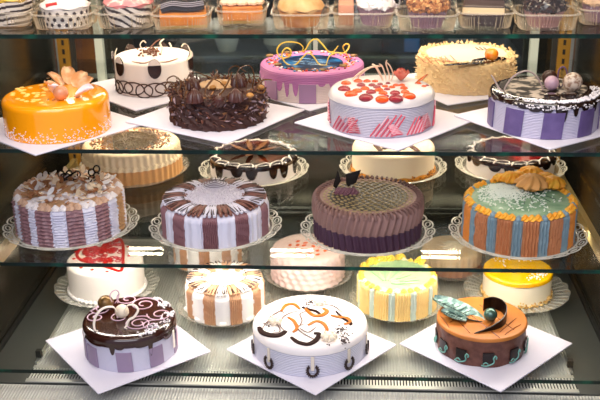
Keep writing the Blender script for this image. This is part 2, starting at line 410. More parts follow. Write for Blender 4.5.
# ---------------------------------------------------------------- boards and trays
boardm = M('white_card', '#D9D3DE', .45, .4, bump=(60, .03))
def board(x, y, z, rz, which, s=.284, t=.003):
    b = MB(); rbox(b, (-s/2, -s/2, 0), (s/2, s/2, t), .0012)
    o = b.build('cake_board', boardm); o.location = (x, y, z); o.rotation_euler = (0, 0, radians(45+rz))
    tag(o, 'white square card board under '+which, 'cake board', 'white card cake boards')
trayc = clear('tray_plastic', '#F6F6F2', 1.5, .06, .10, '#E8E4DA'); lacec = clear('lace_plastic', '#EEEEEA', 1.6, .08, .42, '#E6E2D6')
def lace_tray(x, y, z, R, which, n=20, ext=1.27):
    t = empty('lace_tray', (x, y, z), 'clear plastic tray with a pierced lace rim under '+which, 'cake tray', 'clear lace trays'); t.rotation_euler = (0, 0, R*7)
    b = MB(); lathe(b, [(0, .0004), (R*1.0, .0004), (R*1.06, .004), (R*1.10, .0065), (R*1.10, .008), (R*1.05, .0055), (R*.99, .0026), (0, .0026)], 72); b.build('tray_dish', trayc, t)
    b = MB()
    r1 = R*1.10; r2 = R*ext; rm = (r1+r2)/2
    for k in range(n):
        a = 2*pi*k/n; c = Vector((cos(a), sin(a), 0)); s = Vector((-sin(a), cos(a), 0)); hw = pi*rm/n*1.02
        pts = [c*(rm+(r2-r1)*.5*cos(q))+s*(hw*sin(q)*(1.0+.0*cos(q)))+Vector((0, 0, .008+.006*(.5+.5*cos(q)))) for q in [2*pi*i/14 for i in range(14)]]
        tube(b, pts, .0021, 5, True, flat=.5, up=(0, 0, 1))
        pts = [c*(rm+(r2-r1)*.24*cos(q))+s*(hw*.45*sin(q))+Vector((0, 0, .011+.003*cos(q))) for q in [2*pi*i/10 for i in range(10)]]
        tube(b, pts, .0015, 4, True, flat=.5, up=(0, 0, 1))
    for rr, zz in ((r1, .0078), ): tube(b, [Vector((rr*cos(q), rr*sin(q), zz)) for q in [2*pi*i/72 for i in range(72)]], .0018, 5, True)
    b.build('lace_rim', lacec, t)
def scallop_tray(x, y, z, R, which, n=24, ext=1.22):
    t = empty('scalloped_tray', (x, y, z), 'clear scalloped plastic tray under '+which, 'cake tray', 'clear scalloped trays')
    def d(th, k, r, zz):
        f = [0, 0, .2, 1, 1, .2, 0, 0, 0][k]
        return (r*(1+.03*f*abs(sin(n*th/2))), zz+.004*f*abs(sin(n*th/2)))
    b = MB(); lathe(b, [(0, .0004), (R*.98, .0004), (R*1.06, .005), (R*ext, .012), (R*ext, .0132), (R*1.06, .0064), (R*.97, .0026), (R*.5, .0026), (0, .0026)], 240, d); b.build('tray_dish', trayc, t)
    b = MB()
    for k in range(n*2):
        a = pi*k/n; c = Vector((cos(a), sin(a), 0)); tube(b, [c*(R*1.05)+Vector((0, 0, .0072)), c*(R*(ext-.02))+Vector((0, 0, .0135))], .0009, 4)
    b.build('moulded_ribs', lacec, t)
# ---------------------------------------------------------------- cakes: shared builders
lilac = M('lilac_cream', '#CFC9E2', .5, .4, wave=('Z', .0032, .9, 1.5)); lilacs = M('lilac_cream_smooth', '#D6D0E6', .5, .4, bump=(300, .08))
white = M('white_cream', '#EDE6E2', .45, .4, bump=(250, .06)); ivory = M('ivory_cream', '#F0DFC2', .5, .4, bump=(250, .06))
dchoc = M('dark_chocolate', '#22100B', .12, .6, coat=.5); bchoc = M('brown_chocolate', '#3A1D14', .35, .5); mchoc = M('milk_chocolate', '#6B3B22', .4, .5)
purple = M('purple_chocolate', '#6A588A', .4, .4, var=('#5C4B7C', 40)); mauvep = M('mauve_chocolate', '#8C7398', .35, .4)
pearl = M('pearl_lilac', '#B795A6', .25, .5, coat=.3); cream_c = M('cream_chocolate', '#E9D8C0', .3, .5, coat=.2); gold = M('gold_chocolate', '#8A6A3A', .3, .5, .5, var=('#5A3F22', 60))
wsprk = M('white_sprinkle', '#EDE6EA', .5); orangec = M('orange_jelly', '#F04A08', .2, .5, coat=.3); redj = M('dark_red_jelly', '#8A1E2C', .2, .5, coat=.3)
BT = .0036   # board thickness plus a hair

def body(t, mats, name='cake_body', rr=.006, n=96, disp=None, mi=0, ns=14):
    b = MB(); lathe(b, prof_cake(t.R, t.H, rr, ns), n, disp, mi); return t.part(name, b, mats)

def striped_body(t, stripes, mats, rr=.012, amp=(.0022,), name='piped_sides', n=480, ns=26, extra=None, top_mi=None):
    """stripes: list of (centre deg, half width deg, material, flutes, ruffle period m, ruffle amp); background is material 0"""
    def which(a):
        for s in stripes:
            x = (a-s[0]+180) % 360-180
            if abs(x) < s[1]: return s, x/s[1]
        return None, 0
    prof = prof_cake(t.R, t.H, rr, ns, 10)
    def d(th, k, r, z):
        if r < t.R*.97: return (r, z)
        a = math.degrees(th)+90+(.9*sin(z*620+th*3) if any(q[4] for q in stripes) else .35*sin(z*150+th*7)); s, x = which(a); dr = 0
        if s: 
            dr = .0028*sqrt(max(0, 1-x**4))*1.0 + s[6 if len(s) > 6 else 3]*0
            if s[3]: dr += (.0026 if s[3] > 2 else .0014)*cos(pi*s[3]*x)
            if s[4]: dr += s[5]*sin(2*pi*z/s[4]+s[0]+abs(x)*1.5)
        else: dr = -.001
        f = min(1, (r-t.R*.97)/(t.R*.03))
        if extra: dr += extra(th, z)
        return (r+dr*f, z)
    def mi(th, k):
        s, x = which(math.degrees(th)+90)
        if k > ns+5 and top_mi is not None: return top_mi
        return s[2] if s else 0
    b = MB(); lathe(b, prof, n, d, mi); return t.part(name, b, mats)

def plaques(t, centers, hw, z0, z1, mat, lab=None, lean=0, tt=.0018, R=None, name='chocolate_plaque'):
    for c in centers:
        b = MB(); sidepatch(b, (R or t.R)+.0006, c-hw, c+hw, z0, z1, tt, 0, lean); t.part(name, b, mat, label=lab)

def curl(t, name, pts, r, mat, n=6, flat=1.0, lab=None, closed=False, sub=6):
    b = MB(); P = cr(pts, sub, closed)
    tube(b, P, (lambda q: r*(.45+.55*sin(pi*min(max(q, .02), .98))**.5)) if not closed else r, n, closed, 0, flat); return t.part(name, b, mat, label=lab)

# ================================================================ second shelf
# 1 orange mirror cake
t = Thing('glazed_cake', -.534, .133, Z2+BT, .1125, .076, 'round orange mirror-glazed cake with white chocolate petals and white sprinkles round its foot', 'cake')
body(t, M('orange_glaze', '#FF9F0A', .12, .5, coat=.5), rr=.012)
rng = random.Random(3)
b = MB()
for k in range(46):
    a = rng.uniform(-.3, 1); px, py = rng.uniform(10, 47), rng.uniform(79, 103)
    if (px-56)**2/50**2+(py-93)**2/12.5**2 > .85: continue
    p = t.T(px, py); ball(b, (p.x, p.y, t.H+.0002), .0052, (1.1, .8, .35), 8)
t.part('yellow_crumble', b, M('yellow_crumble', '#FBC66A', .6), kind='stuff', label='pale yellow crumbs on the glaze')
b = MB(); pts = []
for k in range(640):
    a = rng.uniform(-180, 180); z = abs(rng.gauss(0, .012))+.002
    if z < .04: pts.append(side(t.R+.0006, a, z))
sprinkles(b, pts, .003, .0011, rng); t.part('white_sprinkles', b, wsprk, kind='stuff')
pet = M('petal_chocolate', '#E8C49C', .35, .5, var=('#DC9A62', 45, .4, .6)); petw = M('petal_white', '#E9DDE4', .35, .5)
b = MB(); c = t.T(61.5, 100); ball(b, (c.x, c.y, t.H+.0155), .0158, (1, 1, 1), 24); t.part('truffle_ball', b, M('caramel_pearl', '#D08A63', .25, .5, coat=.4))
c0 = t.T(67, 93)
for (px, py, az, el, L, W, mm) in ((55, 91, 205, 66, .034, .026, 0), (60, 86, 140, 62, .040, .026, 0), (69, 84, 85, 62, .046, .026, 0), (77, 87, 40, 58, .042, .028, 0), (82, 90, 5, 60, .036, .028, 0), (57, 96, 225, 74, .036, .024, 1), (78, 97, -30, 50, .042, .030, 1)):
    c = t.T(px, py); b = MB(); petal(b, L*.95, W*1.25, .0020, rot(14, -el, az), (c.x, c.y, t.H-.001), -.35, .45, n=10, pw=.36); t.part('chocolate_petal', b, petw if mm else pet)
b = MB()
for px, py in ((50, 79), (43, 88), (92, 86), (97, 87), (51, 100), (88, 84)):
    for k in range(5):
        p = t.T(px+rng.uniform(-3.5, 3.5), py+rng.uniform(-1.2, 1.2)); sprinkles(b, [(p.x, p.y, t.H+.001)], .005, .001, rng)
t.part('silver_flakes', b, M('silver_flake', '#B8A48A', .3, .5, .7), kind='stuff')
board(-.548, .158, Z2+.0002, 5, 'the orange glazed cake')

# 2 white cake with chocolate plaques and loops
t = Thing('cream_cake', -.390, .467, Z2+BT, .094, .082, 'white cake ringed with looped chocolate lace and dark oval chocolate plaques', 'cake')
body(t, M('warm_white_cream', '#E9DDD4', .4, .4, bump=(200, .04)), rr=.007)
rng = random.Random(5)
b = MB()
for k in range(22):
    a0 = k*360/22; rw = 10+4*rng.random(); rh = .013+.004*rng.random()
    pts = []
    for q in range(20):
        u = 2*pi*q/20; pts.append(side(t.R+.0016+.0006*sin(q+k), a0+rw*1.25*cos(u)+rng.uniform(-.5, .5), .019+rh*sin(u)+.003*sin(k*1.7)))
    tube(b, cr(pts, 2, True), .0016, 5, True)
t.part('chocolate_lace', b, M('lace_chocolate', '#43261A', .4))
for a in (-57, 1, 71, 120, 165, 215, 262):
    b = MB(); bw = MB(); zc = t.H-.012
    R_ = t.R+.001
    pts = [side(R_, a+math.degrees(.0160*cos(q)/t.R), zc+.0235*sin(q)*(1.0)) for q in [2*pi*i/24 for i in range(24)]]
    nrm = (side(1, a, 0)).normalized()*.0028
    prism(b, pts, nrm)
    o = t.part('chocolate_plaque', b, [M('plaque_brown', '#2E160F', .25, .5)])
    pts = [side(R_+.0030, a+math.degrees(.0150*cos(q)/t.R), zc+.0232*max(sin(q), .36)) for q in [2*pi*i/24 for i in range(24)]]
    prism(bw, pts, nrm*.3); bw.build('white_tip', M('plaque_white', '#E2D2CA', .35), o, label='white chocolate tip')
for px in ((132, 62, 143, 63.5, 150, 62), (160, 62.5, 168, 62, 178, 59)):
    p = [t.T(px[i], px[i+1]) for i in (0, 2, 4)]; curl(t, 'caramel_stroke', [(q.x, q.y, t.H+.0012) for q in p], .0024, M('caramel_brown', '#8A4A1E', .3), flat=.4)
c = t.T(151, 53); b = MB()
for k in range(60): 
    q = (c.x+rng.gauss(0, .014), c.y+rng.gauss(0, .016), t.H+abs(rng.gauss(0, .006))); ball(b, q, .0035, (1.3, .8, .7), 6, 0, rot(rng.uniform(0, 360), 0, rng.uniform(0, 360)))
t.part('chocolate_crumbs', b, mchoc, kind='stuff')
for pts, r, mm in (([(144, 53), (150, 47), (156, 41), (161, 38)], .0035, mchoc), ([(143, 56), (142, 49), (140, 44), (143, 40), (146, 42)], .0026, cream_c), ([(160, 55), (162, 48), (160, 42), (164, 38)], .0032, cream_c), ([(168, 50), (171, 46), (169, 42)], .003, cream_c), ([(181, 42), (184, 39), (188, 42), (191, 50), (192, 56)], .0028, cream_c), ([(115, 60), (115, 54), (117, 48)], .003, cream_c), ([(186, 60), (190, 56), (191, 50)], .004, cream_c)):
    yy = t.T(pts[0][0], min(max(pts[0][1], 46), 62)).y; P = [t.V(px, py, yy+.004*i) for i, (px, py) in enumerate(pts)]
    sh = Vector((0, 0, max(t.H - .002 - P[0].z, -9))) if P[0].z > t.H else Vector(); curl(t, 'chocolate_curl', [p+sh for p in P], r, mm, flat=.5)
board(-.400, .472, Z2+.0002, 1, 'the white cake with chocolate lace')

# 3 chocolate ruffle cake
t = Thing('chocolate_cake', -.195, .204, Z2+BT+.0036, .104, .066, 'shaggy dark chocolate cake covered in shavings with small chocolate cups and curls on top', 'cake')
body(t, M('shaggy_brown', '#3B1D17', .6, bump=(120, 1)), rr=.006, disp=lambda th, k, r, z: (r+(.003*sin(th*23+z*300)+.002*sin(th*51-z*500)) if r > .09 else r, z+(.002*sin(th*17+r*400) if z > .05 else 0)))
rng = random.Random(8); b = MB()
for k in range(620):
    a = rng.uniform(-180, 180); z = rng.uniform(.013, t.H-.001); p = side(t.R+rng.uniform(.000, .003), a, z); L = rng.uniform(.008, .017)
    petal(b, L, rng.uniform(.003, .0055), .0007, rot(rng.uniform(0, 360), rng.uniform(-50, 50), a-90+rng.uniform(50, 130)), p-side(1, a, 0)*.002, rng.uniform(-.6, .6), rng.uniform(-.5, .5), n=4, mi=rng.choice((0, 1, 1, 0, 2, 2, 3)))
for k in range(200):
    a = rng.uniform(0, 2*pi); r = t.R*(.62+.38*rng.random()**.6)
    petal(b, rng.uniform(.008, .016), .005, .0007, rot(rng.uniform(0, 360), rng.uniform(-60, 10), rng.uniform(0, 360)), (r*cos(a), r*sin(a), t.H), .4, .5, n=4, mi=rng.choice((0, 0, 1, 3)))
t.part('chocolate_shavings', b, [M('shaving_dark', '#45251D', .5), M('shaving_mid', '#6A4034', .45), M('shaving_highlight', '#9A8288', .5), M('shaving_tan', '#8A5B34', .5)], kind='stuff')  # pale lilac shavings paint highlights onto the dark chocolate
b = MB(); lathe(b, [(0, 0), (t.R*.40, 0), (t.R*.38, .003), (0, .004)], 40, c=(0, .03, t.H)); t.part('cream_top', b, M('tan_cream', '#B08860', .5, bump=(90, .6)))
def choc_cup(px, py, s=1, tip=0):
    p = t.T(px, py); b = MB(); n = 14
    K = [(0, 0), (.0135, 0), (.0105, .013), (.008, .0150), (.005, .019), (0, .023)]
    lathe(b, [(r*s, z*s) for r, z in K], 56, lambda th, k, r, z: (r*(1+.07*cos(n*th)) if 0 < k < 4 else r, z), 0, (p.x, p.y, t.H+.001), rot(tip, 0, 20) if tip else None)
    t.part('chocolate_cup', b, M('cup_brown', '#4A2620', .3, .5))
choc_cup(195, 102, 1.3); choc_cup(193, 89, 1.2); choc_cup(238, 86, 1.25); choc_cup(236, 101, 1.2); choc_cup(218, 102, 1.0, 60)
cm = M('curl_brown', '#6A431F', .2, .6, coat=.4)
for pts, r in (([(180, 95), (172, 86), (167, 80), (174, 76), (181, 82), (179, 92)], .0016), ([(168, 92), (165, 86), (170, 82), (176, 90), (178, 98)], .0016), ([(205, 98), (206, 88), (212, 80), (217, 73), (216, 70)], .0040), ([(238, 90), (236, 78), (240, 68), (250, 66), (254, 76), (252, 88)], .0020), ([(236, 86), (230, 78), (229, 70), (236, 66), (246, 72)], .0016), ([(256, 92), (258, 84), (264, 80), (272, 80)], .0042), ([(216, 98), (222, 92), (228, 82), (232, 72)], .0030), ([(196, 92), (188, 78), (194, 72), (206, 76), (220, 82), (226, 92)], .0018), ([(244, 94), (250, 90), (262, 94), (266, 88)], .0026), ([(184, 100), (186, 90), (183, 82), (176, 78)], .0026), ([(246, 88), (250, 78), (259, 77), (262, 86)], .0018), ([(222, 102), (212, 99), (205, 94)], .0016)):
    yy = t.T(pts[0][0], pts[0][1]).y; P = [t.V(px, py, yy+.003*i) for i, (px, py) in enumerate(pts)]; P = [Vector((p.x, p.y, max(p.z, t.H-.001))) for p in P]
    curl(t, 'chocolate_curl', P, r*1.35, cm, flat=.45)
for px, py in ((213, 90), (224, 86), (250, 98), (261, 90)):
    p = t.T(px, py); b = MB(); ball(b, (p.x, p.y, t.H+.006), .008, (1, 1, .7), 12); t.part('hazelnut', b, M('hazelnut_gold', '#B07A3C', .4))
board(-.203, .222, Z2+.0038, 14, 'the shaggy chocolate cake')

# 4 pink cake with blue centre
t = Thing('drip_cake', .001, .451, Z2+BT, .124, .068, 'pink drip cake with a blue galaxy centre and standing yellow chocolate loops', 'cake')
pinkc = M('pink_cream', '#B56C9F', .45, .4, wave=('Z', .004, .5)); 
body(t, M('ivory_side', '#E6CFC4', .45, .4, wave=('Z', .004, .5)), rr=.008)
rng = random.Random(2)
dr = dripf(.046, [(-72, .008, 5), (-60, .02, 3), (-38, .022, 4), (-28, .034, 2.5), (-18, .03, 3), (10, .006, 4), (22, .018, 3), (35, .03, 3), (48, .012, 4), (60, .028, 3), (75, .015, 4)]+rdrips(rng, 14, .01, .03, 3, 4, 95)[:9])
b = MB(); glaze(b, t.R, t.H, .008, dr, .0014); t.part('pink_glaze', b, [pinkc])
plaques(t, [-50, -5, 40, 85, 130, 175, 220, 265], 9, .001, .046, M('pink_mauve_plaque', '#A57C9B', .4), tt=.003)
c = t.T(310, 63.5); b = MB(); lathe(b, [(0, 0), (.080, 0), (.079, .0018), (0, .0020)], 48, c=(c.x, c.y, t.H+.0012))
blue = M('galaxy_blue', '#08183A', .4, .15, var=('#1C6AA6', 34, .48, .68)); t.part('galaxy_disc', b, blue, label='dark blue glazed disc streaked with pale blue')
b = MB()
for k in range(12):
    a = rng.uniform(0, 2*pi); r = rng.uniform(.01, .045); p0 = Vector((c.x+r*cos(a), c.y+r*sin(a)*.9, t.H+.0042)); tube(b, cr([p0, p0+Vector((.012, .004, 0)), p0+Vector((.026, -.002, 0))], 4), .0009, 4, flat=.4)
t.part('icing_streaks', b, M('streak_pale', '#8FB4D6', .4), kind='stuff')
b = MB()
for k in range(190):
    a = rng.uniform(0, 2*pi); r = rng.uniform(.084, .112); p = (r*cos(a), r*sin(a)*.95+.002, t.H+.0028); ball(b, p, rng.uniform(.0020, .0042), (1, 1, .6), 6, rng.randrange(5))
t.part('sugar_sprinkles', b, [M('sp_red', '#C8341E', .4), M('sp_orange', '#E07C1E', .4), M('sp_blue', '#2F86B8', .4), M('sp_white', '#E8D8D8', .4), M('sp_brown', '#6B3A20', .4)], kind='stuff')
for px, py in ((278, 66), (297, 71), (323, 71), (343, 67), (354, 57), (270, 57), (332, 54), (288, 54)):
    p = t.T(px, py); b = MB(); lathe(b, [(0, 0), (.0085, 0), (.0095, .002), (.0085, .004), (.005, .0036), (0, .0044)], 18, c=(p.x, p.y, t.H+.0018)); t.part('chocolate_coin', b, M('coin_tan', '#9A7440', .35, .5, var=('#4E3018', 90)))
yel = M('yellow_chocolate', '#E3BE45', .35, .5)
def vcurve(t, name, pts, r, mat, y0, y1, lab=None, lift=None, flat=1.0):
    n = len(pts)-1; P = [t.V(px, py, y0+(y1-y0)*i/n) for i, (px, py) in enumerate(pts)]
    P = [Vector((p.x, p.y, max(p.z, t.H+.0025))) for p in P]; return curl(t, name, P, r, mat, lab=lab, flat=flat)
vcurve(t, 'yellow_loop', [(302, 51), (303, 47), (298, 43), (288, 42), (281, 44), (277, 50), (279, 56), (284, 58), (290, 56), (291, 51), (287, 48), (283, 51), (282, 57), (287, 64), (295, 65), (303, 57), (308, 53), (313, 56), (319, 64), (325, 67), (328, 67)], .0019, yel, -.02, -.045)
vcurve(t, 'yellow_loop', [(299, 52), (305, 50), (310, 42), (316, 39), (322, 44), (328, 51), (333, 52), (338, 46)], .0019, yel, .02, .03)
vcurve(t, 'yellow_loop', [(326, 66), (329, 57), (335, 53), (344, 53), (348, 49), (349, 45), (346, 44), (343, 47), (345, 52), (349, 57), (348, 62)], .0019, yel, -.045, -.01)
board(.004, .477, Z2+.0002, 0, 'the pink drip cake')

# 5 white cake with jelly dots
t = Thing('jelly_cake', .162, .173, Z2+BT+.0036, .112, .078, 'white cake topped with rays of orange and dark red jelly drops and a coral flower', 'cake')
rng = random.Random(4)
body(t, [M('pale_combed_cream', '#CBC6D8', .5, .4, wave=('Z', .0034, 1, 1))], rr=.016)
b = MB(); glaze(b, t.R, t.H, .016, lambda th: .064+.003*sin(th*3+1), .0012); t.part('smooth_icing', b, M('smooth_icing', '#D6CDCD', .3, .5, coat=.2))
pk = M('pink_stripe_piping', '#D8485E', .5); pw_ = M('pink_pale_piping', '#E8B4BE', .5)
for j, c in enumerate((-78, -50, -28, 0, 18, 38, 58, 82, 115, 150, 185, 220, 250)):
    lean = (-14, 16, -10, 14, -16, 12, -14, 10, 12, -12, 10, -10, 12)[j]; hw = (9, 12, 7, 11, 6, 10, 9, 9, 8, 8, 8, 8, 8)[j]; zt = (.04, .034, .03, .046, .02, .036, .03, .046, .04, .04, .04, .04, .04)[j]
    if hw < 4: continue
    b = MB(); nb = 9
    for k in range(nb):
        if j % 2 == 0: break
        a = c-hw+2*hw*k/(nb-1); h = zt*(.55+.45*abs(sin(k*1.3+j)))
        P = [side(t.R+.0022, a+lean*q/4*h/.04, .004+(h)*q/4) for q in range(5)]; tube(b, P, .0014, 5, mi=k % 2)
    if j % 2 == 0:
        for mm in (0, 1):
            P = [side(t.R+.0022+.0006*mm, c+hw*(1-.35*(q/13))*(1 if q % 2 else -1)+lean*q/26, .006+mm*.0025+zt*1.05*q/13) for q in range(14)]; tube(b, P, .0015, 5, mi=mm)
    t.part('pink_piping', b, [pk, pw_])
f = t.T(393, 82)
rays = [(-168, 7), (-150, 7), (-134, 6), (-118, 6), (-100, 5), (-82, 5), (-62, 4), (-42, 3)]
src = [(392, 83), ]
dots = [(346, 84, 0, 8), (358, 82, 0, 7), (367, 82, 0, 6), (375, 82, 0, 5), (344, 90, 1, 10), (357, 92, 0, 8), (361, 86, 1, 7), (372, 86, 1, 6), (351, 95, 0, 10), (365, 89.5, 0, 7), (377, 88, 1, 6), (366, 98.5, 1, 11), (371, 93, 1, 8), (379, 91, 0, 7), (385, 87, 0, 5), (383, 94, 0, 7), (382, 100, 0, 10), (387, 90, 1, 5), (395, 94, 1, 8), (396, 99.5, 1, 11), (392, 88, 0, 5), (396, 86, 0, 5), (405, 93, 0, 7), (409, 97, 0, 10), (404, 89, 0, 6), (380, 85, 1, 5), (388, 84, 1, 4), (419, 84, 0, 4), (424, 87, 0, 4), (427, 86, 1, 3), (402, 86, 0, 5), (386, 97, 1, 5)]
for px, py, q, w_ in dots:
    p = t.T(px, py); r = w_*.5*.00285; b = MB(); ball(b, (p.x, p.y, t.H+.0012), r, (1, 1.05, .55), 14); t.part('jelly_drop', b, redj if q else orangec)
wf = M('white_fan', '#F3D3BA', .4)
for pts in ([(352, 83), (357, 75), (368, 68), (383, 66)], [(357, 83), (361, 74), (371, 67), (381, 66)], [(383, 84), (381, 76), (376, 67), (372, 64)], [(386, 82), (385, 74), (382, 66), (379, 64)], [(389, 83), (389, 74), (386, 64), (387, 60)], [(391, 82), (393, 74), (390, 66), (386, 62)]):
    vcurve(t, 'white_chocolate_spike', pts, .0034, wf, .045, .055, flat=.45)
cf = M('coral_flower', '#DE6A5A', .5, var=('#E98F78', 60))
for k in range(7):
    c = t.T(401, 81); b = MB(); petal(b, .026, .022, .0016, rot(0, -(38+20*(k % 2)), k*51), (c.x, c.y, t.H+.001), .15, .5, n=8, pw=.5); t.part('flower_petal', b, cf)
c = t.T(415, 84); b = MB(); petal(b, .034, .012, .0012, rot(0, -28, 18), (c.x, c.y, t.H), .1, .2); t.part('orange_shard', b, M('amber_shard', '#B5541C', .2, .5))
board(.174, .190, Z2+.0038, 5, 'the jelly-drop cake')

# 6 coconut cake
t = Thing('coconut_cake', .376, .503, Z2+BT+.0036, .117, .073, 'cream cake coated in coconut flakes with an orange berry and dark stroke on top', 'cake')
coc = M('coconut', '#E8C692', .7, bump=(150, 1)); body(t, [coc, ivory], rr=.008, disp=lambda th, k, r, z: (r+(.0025*sin(th*31+z*400)) if r > .11 else r, z))
rng = random.Random(6); b = MB()
for k in range(1000):
    a = rng.uniform(-180, 180); p = side(t.R+.001, a, rng.uniform(.010, t.H)); petal(b, rng.uniform(.005, .008), .0035, .0010, rot(rng.uniform(0, 360), rng.uniform(-60, 60), rng.uniform(0, 360)), p, .5, .4, n=3)
for k in range(260):
    a = rng.uniform(0, 2*pi); r = t.R*(.86+.13*rng.random()); petal(b, rng.uniform(.006, .011), .004, .001, rot(rng.uniform(0, 360), rng.uniform(-70, 0), rng.uniform(0, 360)), (r*cos(a), r*sin(a), t.H+.001), .5, .4, n=3)
t.part('coconut_flakes', b, M('coconut_flake', '#E9CC98', .6), kind='stuff')
b = MB(); lathe(b, [(0, .002), (t.R*.86, .002), (t.R*.84, .0036), (0, .004)], 48, c=(0, 0, t.H-.001)); t.part('icing_top', b, M('icing_top', '#D2BFA8', .5))
b = MB()
for k in range(7):
    P = [t.T(428+k*5.5-i*2.2, 64.5-i*1.3+1.2*sin(k+i)) for i in range(6)]; tube(b, cr([(p.x, p.y, t.H+.0034) for p in P], 4), .0013, 4, flat=.5)
t.part('orange_drizzle', b, M('orange_drizzle', '#A8481A', .4))
for pts, r in (([(444, 67), (458, 66), (474, 65), (494, 63)], .010), ([(474, 63), (490, 61), (505, 60)], .019)):
    P = [t.T(*q) for q in pts]; curl(t, 'chocolate_stroke', [(p.x, p.y, t.H+.0045) for p in P], r, dchoc, flat=.12)
for px in (475, 479, 483):
    vcurve(t, 'chocolate_lattice', [(px+11, 58), (px+5, 53), (px, 47)], .0014, bchoc, .03, .035)
p = t.T(491, 62); b = MB(); ball(b, (p.x, p.y, t.H+.0185), .0165, (1, 1, .95), 20); o = t.part('orange_berry', b, M('berry_orange', '#EC6A0A', .15, .6, coat=.6, var=('#F5A21C', 60)))
board(.376, .505, Z2+.0038, -17, 'the coconut flake cake')

# 7 purple striped cake
t = Thing('striped_cake', .503, .161, Z2+BT+.0072, .113, .074, 'lilac cake with tall purple plaques, dark drips and chocolate balls, on the second shelf', 'cake')
rng = random.Random(9)
body(t, lilac, rr=.008)
plaques(t, [-72, -31, 10, 49, 90, 130, 170, 210, 250], 10.5, .001, .056, purple, tt=.002, lean=2)
zd = dripf(t.H-.010, [(-76, .006, 5), (-60, .003, 4), (-20, .004, 6), (-8, .008, 7), (4, .009, 6), (17, .014, 5), (22, .028, 2.6), (34, .018, 3), (46, .009, 5), (62, .016, 3)]+[(95+30*k, .012, 4) for k in range(7)])
b = MB(); glaze(b, t.R, t.H, .008, zd, .0016); t.part('chocolate_drip', b, dchoc)
mb = M('marbled_top', '#B5A698', .5, .2, var=('#180D0A', 40, .44, .52)); b = MB(); lathe(b, [(0, 0), (.090, 0), (.089, .0012), (0, .0014)], 48, lambda th, k, r, z: (r*(1+.04*sin(5*th)), z), c=(-.004, .006, t.H+.0012)); t.part('marbled_icing', b, mb, label='marbled cream and chocolate icing')
b = MB(); pts = []
for k in range(420):
    a = rng.gauss(18, 28) if k < 300 else rng.uniform(20, 110); r = t.R*(1-.16*rng.random()); p = side(r, a, t.H+.0022); pts.append(p)
for k in range(90): pts.append(side(t.R+.002, rng.gauss(18, 24), t.H-.004-rng.random()*.008))
sprinkles(b, pts, .0045, .0016, rng); t.part('white_sprinkles', b, wsprk, kind='stuff')
for px, py, r, mm, nm in ((549, 85, .0165, bchoc, 'dark chocolate ball'), (551, 91, .0155, pearl, 'lilac pearl ball'), (572, 89, .0200, M('speckled_ball', '#C9B6A6', .3, .5, var=('#8F6F5C', 160, .5, .6)), 'cream speckled ball')):
    p = t.T(px, py+7, t.H+.002); yy = .012 if px == 549 else p.y
    b = MB(); q = t.V(px, py-(0), -.01 if px != 549 else .03); ball(b, (q.x, q.y, max(t.H+r+.001, 0)), r, (1, 1, 1), 24); t.part('chocolate_ball', b, mm, label=nm)
for px, py in ((552, 99), (569, 98)):
    p = t.T(px, py); b = MB(); lathe(b, [(0, 0), (.016, 0), (.015, .008), (.010, .010), (0, .009)], 40, lambda th, k, r, z: (r*(1+.08*cos(10*th)), z), c=(p.x, p.y, t.H+.001)); t.part('chocolate_cup', b, dchoc)
lc = M('lilac_chocolate', '#B7A2A0', .35)
vcurve(t, 'lilac_arch', [(504, 93), (507, 84), (514, 76), (525, 71), (534, 74), (540, 82), (543, 91)], .0033, lc, -.035, -.015, flat=.6)
vcurve(t, 'lilac_stick', [(503, 96), (499, 88), (494, 79), (491, 75)], .0030, lc, -.05, -.05, flat=.6)
vcurve(t, 'purple_loop', [(560, 90), (558, 80), (559, 70), (564, 67), (567, 74), (563, 84), (561, 90)], .0016, M('loop_purple', '#6C5278', .35), .012, .015)
board(.520, .190, Z2+.0074, -9, 'the purple striped cake')
# ================================================================ third shelf
TT = .0030
mauvb = M('mauve_piping', '#946E72', .5, .4, bump=(200, .1)); whitp = M('white_piping', '#D6D2E0', .5, .4, bump=(200, .1)); tanp = M('tan_piping', '#B98C5E', .55)
# 8 hazelnut cake with ruffled stripes
t = Thing('hazelnut_cake', -.547, .190, Z3+TT, .121, .091, 'tall cake with ruffled mauve and white stripes topped with nuts and two black filigrees', 'cake')
S = []
for c in [-56, -29.5, 3.5, 34, 66, 96, 126, 156, 186, 216, 246, 276]: S.append((c, 8.5, 1 if c < 60 or c > 200 else 2, 2, .0085, .0030))
for c in [-72, -42.5, -13, 19, 50, 81, 111, 141, 171, 201, 231, 261]: S.append((c, 6.5, 0, 0, .0065, .0026))
striped_body(t, S, [whitp, mauvb, tanp, M('beige_top', '#C79A70', .5, bump=(120, .5))], .012, top_mi=3)
rng = random.Random(11); b = MB()
for k in range(44):
    a = 360*k/44; p = side(t.R*.93, a, t.H-.004); rosette(b, (p.x, p.y, p.z), .0105, .012, 5, 1.5, 0 if (k//2) % 2 else 1)
for k in range(110):
    a = rng.uniform(0, 360); r = t.R*sqrt(rng.uniform(.05, .72)); p = side(r, a, t.H-.001); ball(b, p, rng.uniform(.007, .012), (1, 1, .6), 8, rng.choice((0, 0, 1)))
t.part('cream_blobs', b, [M('blob_white', '#E9DFDC', .45), M('blob_tan', '#CBA488', .5)], kind='stuff')
b = MB()
for k in range(120):
    a = rng.uniform(0, 360); r = t.R*sqrt(rng.uniform(.02, .7)); p = side(r, a, t.H+.006+rng.random()*.006)
    petal(b, rng.uniform(.016, .026), .011, .0014, rot(rng.uniform(-35, 35), rng.uniform(-40, 10), rng.uniform(0, 360)), p, .05, .1, n=6, mi=rng.randrange(3), pw=.5)
t.part('almond_slices', b, [M('almond_pale', '#EAD3B4', .45), M('almond_brown', '#A06A44', .45), M('almond_white', '#E8E2E0', .4)], kind='stuff')
b = MB()
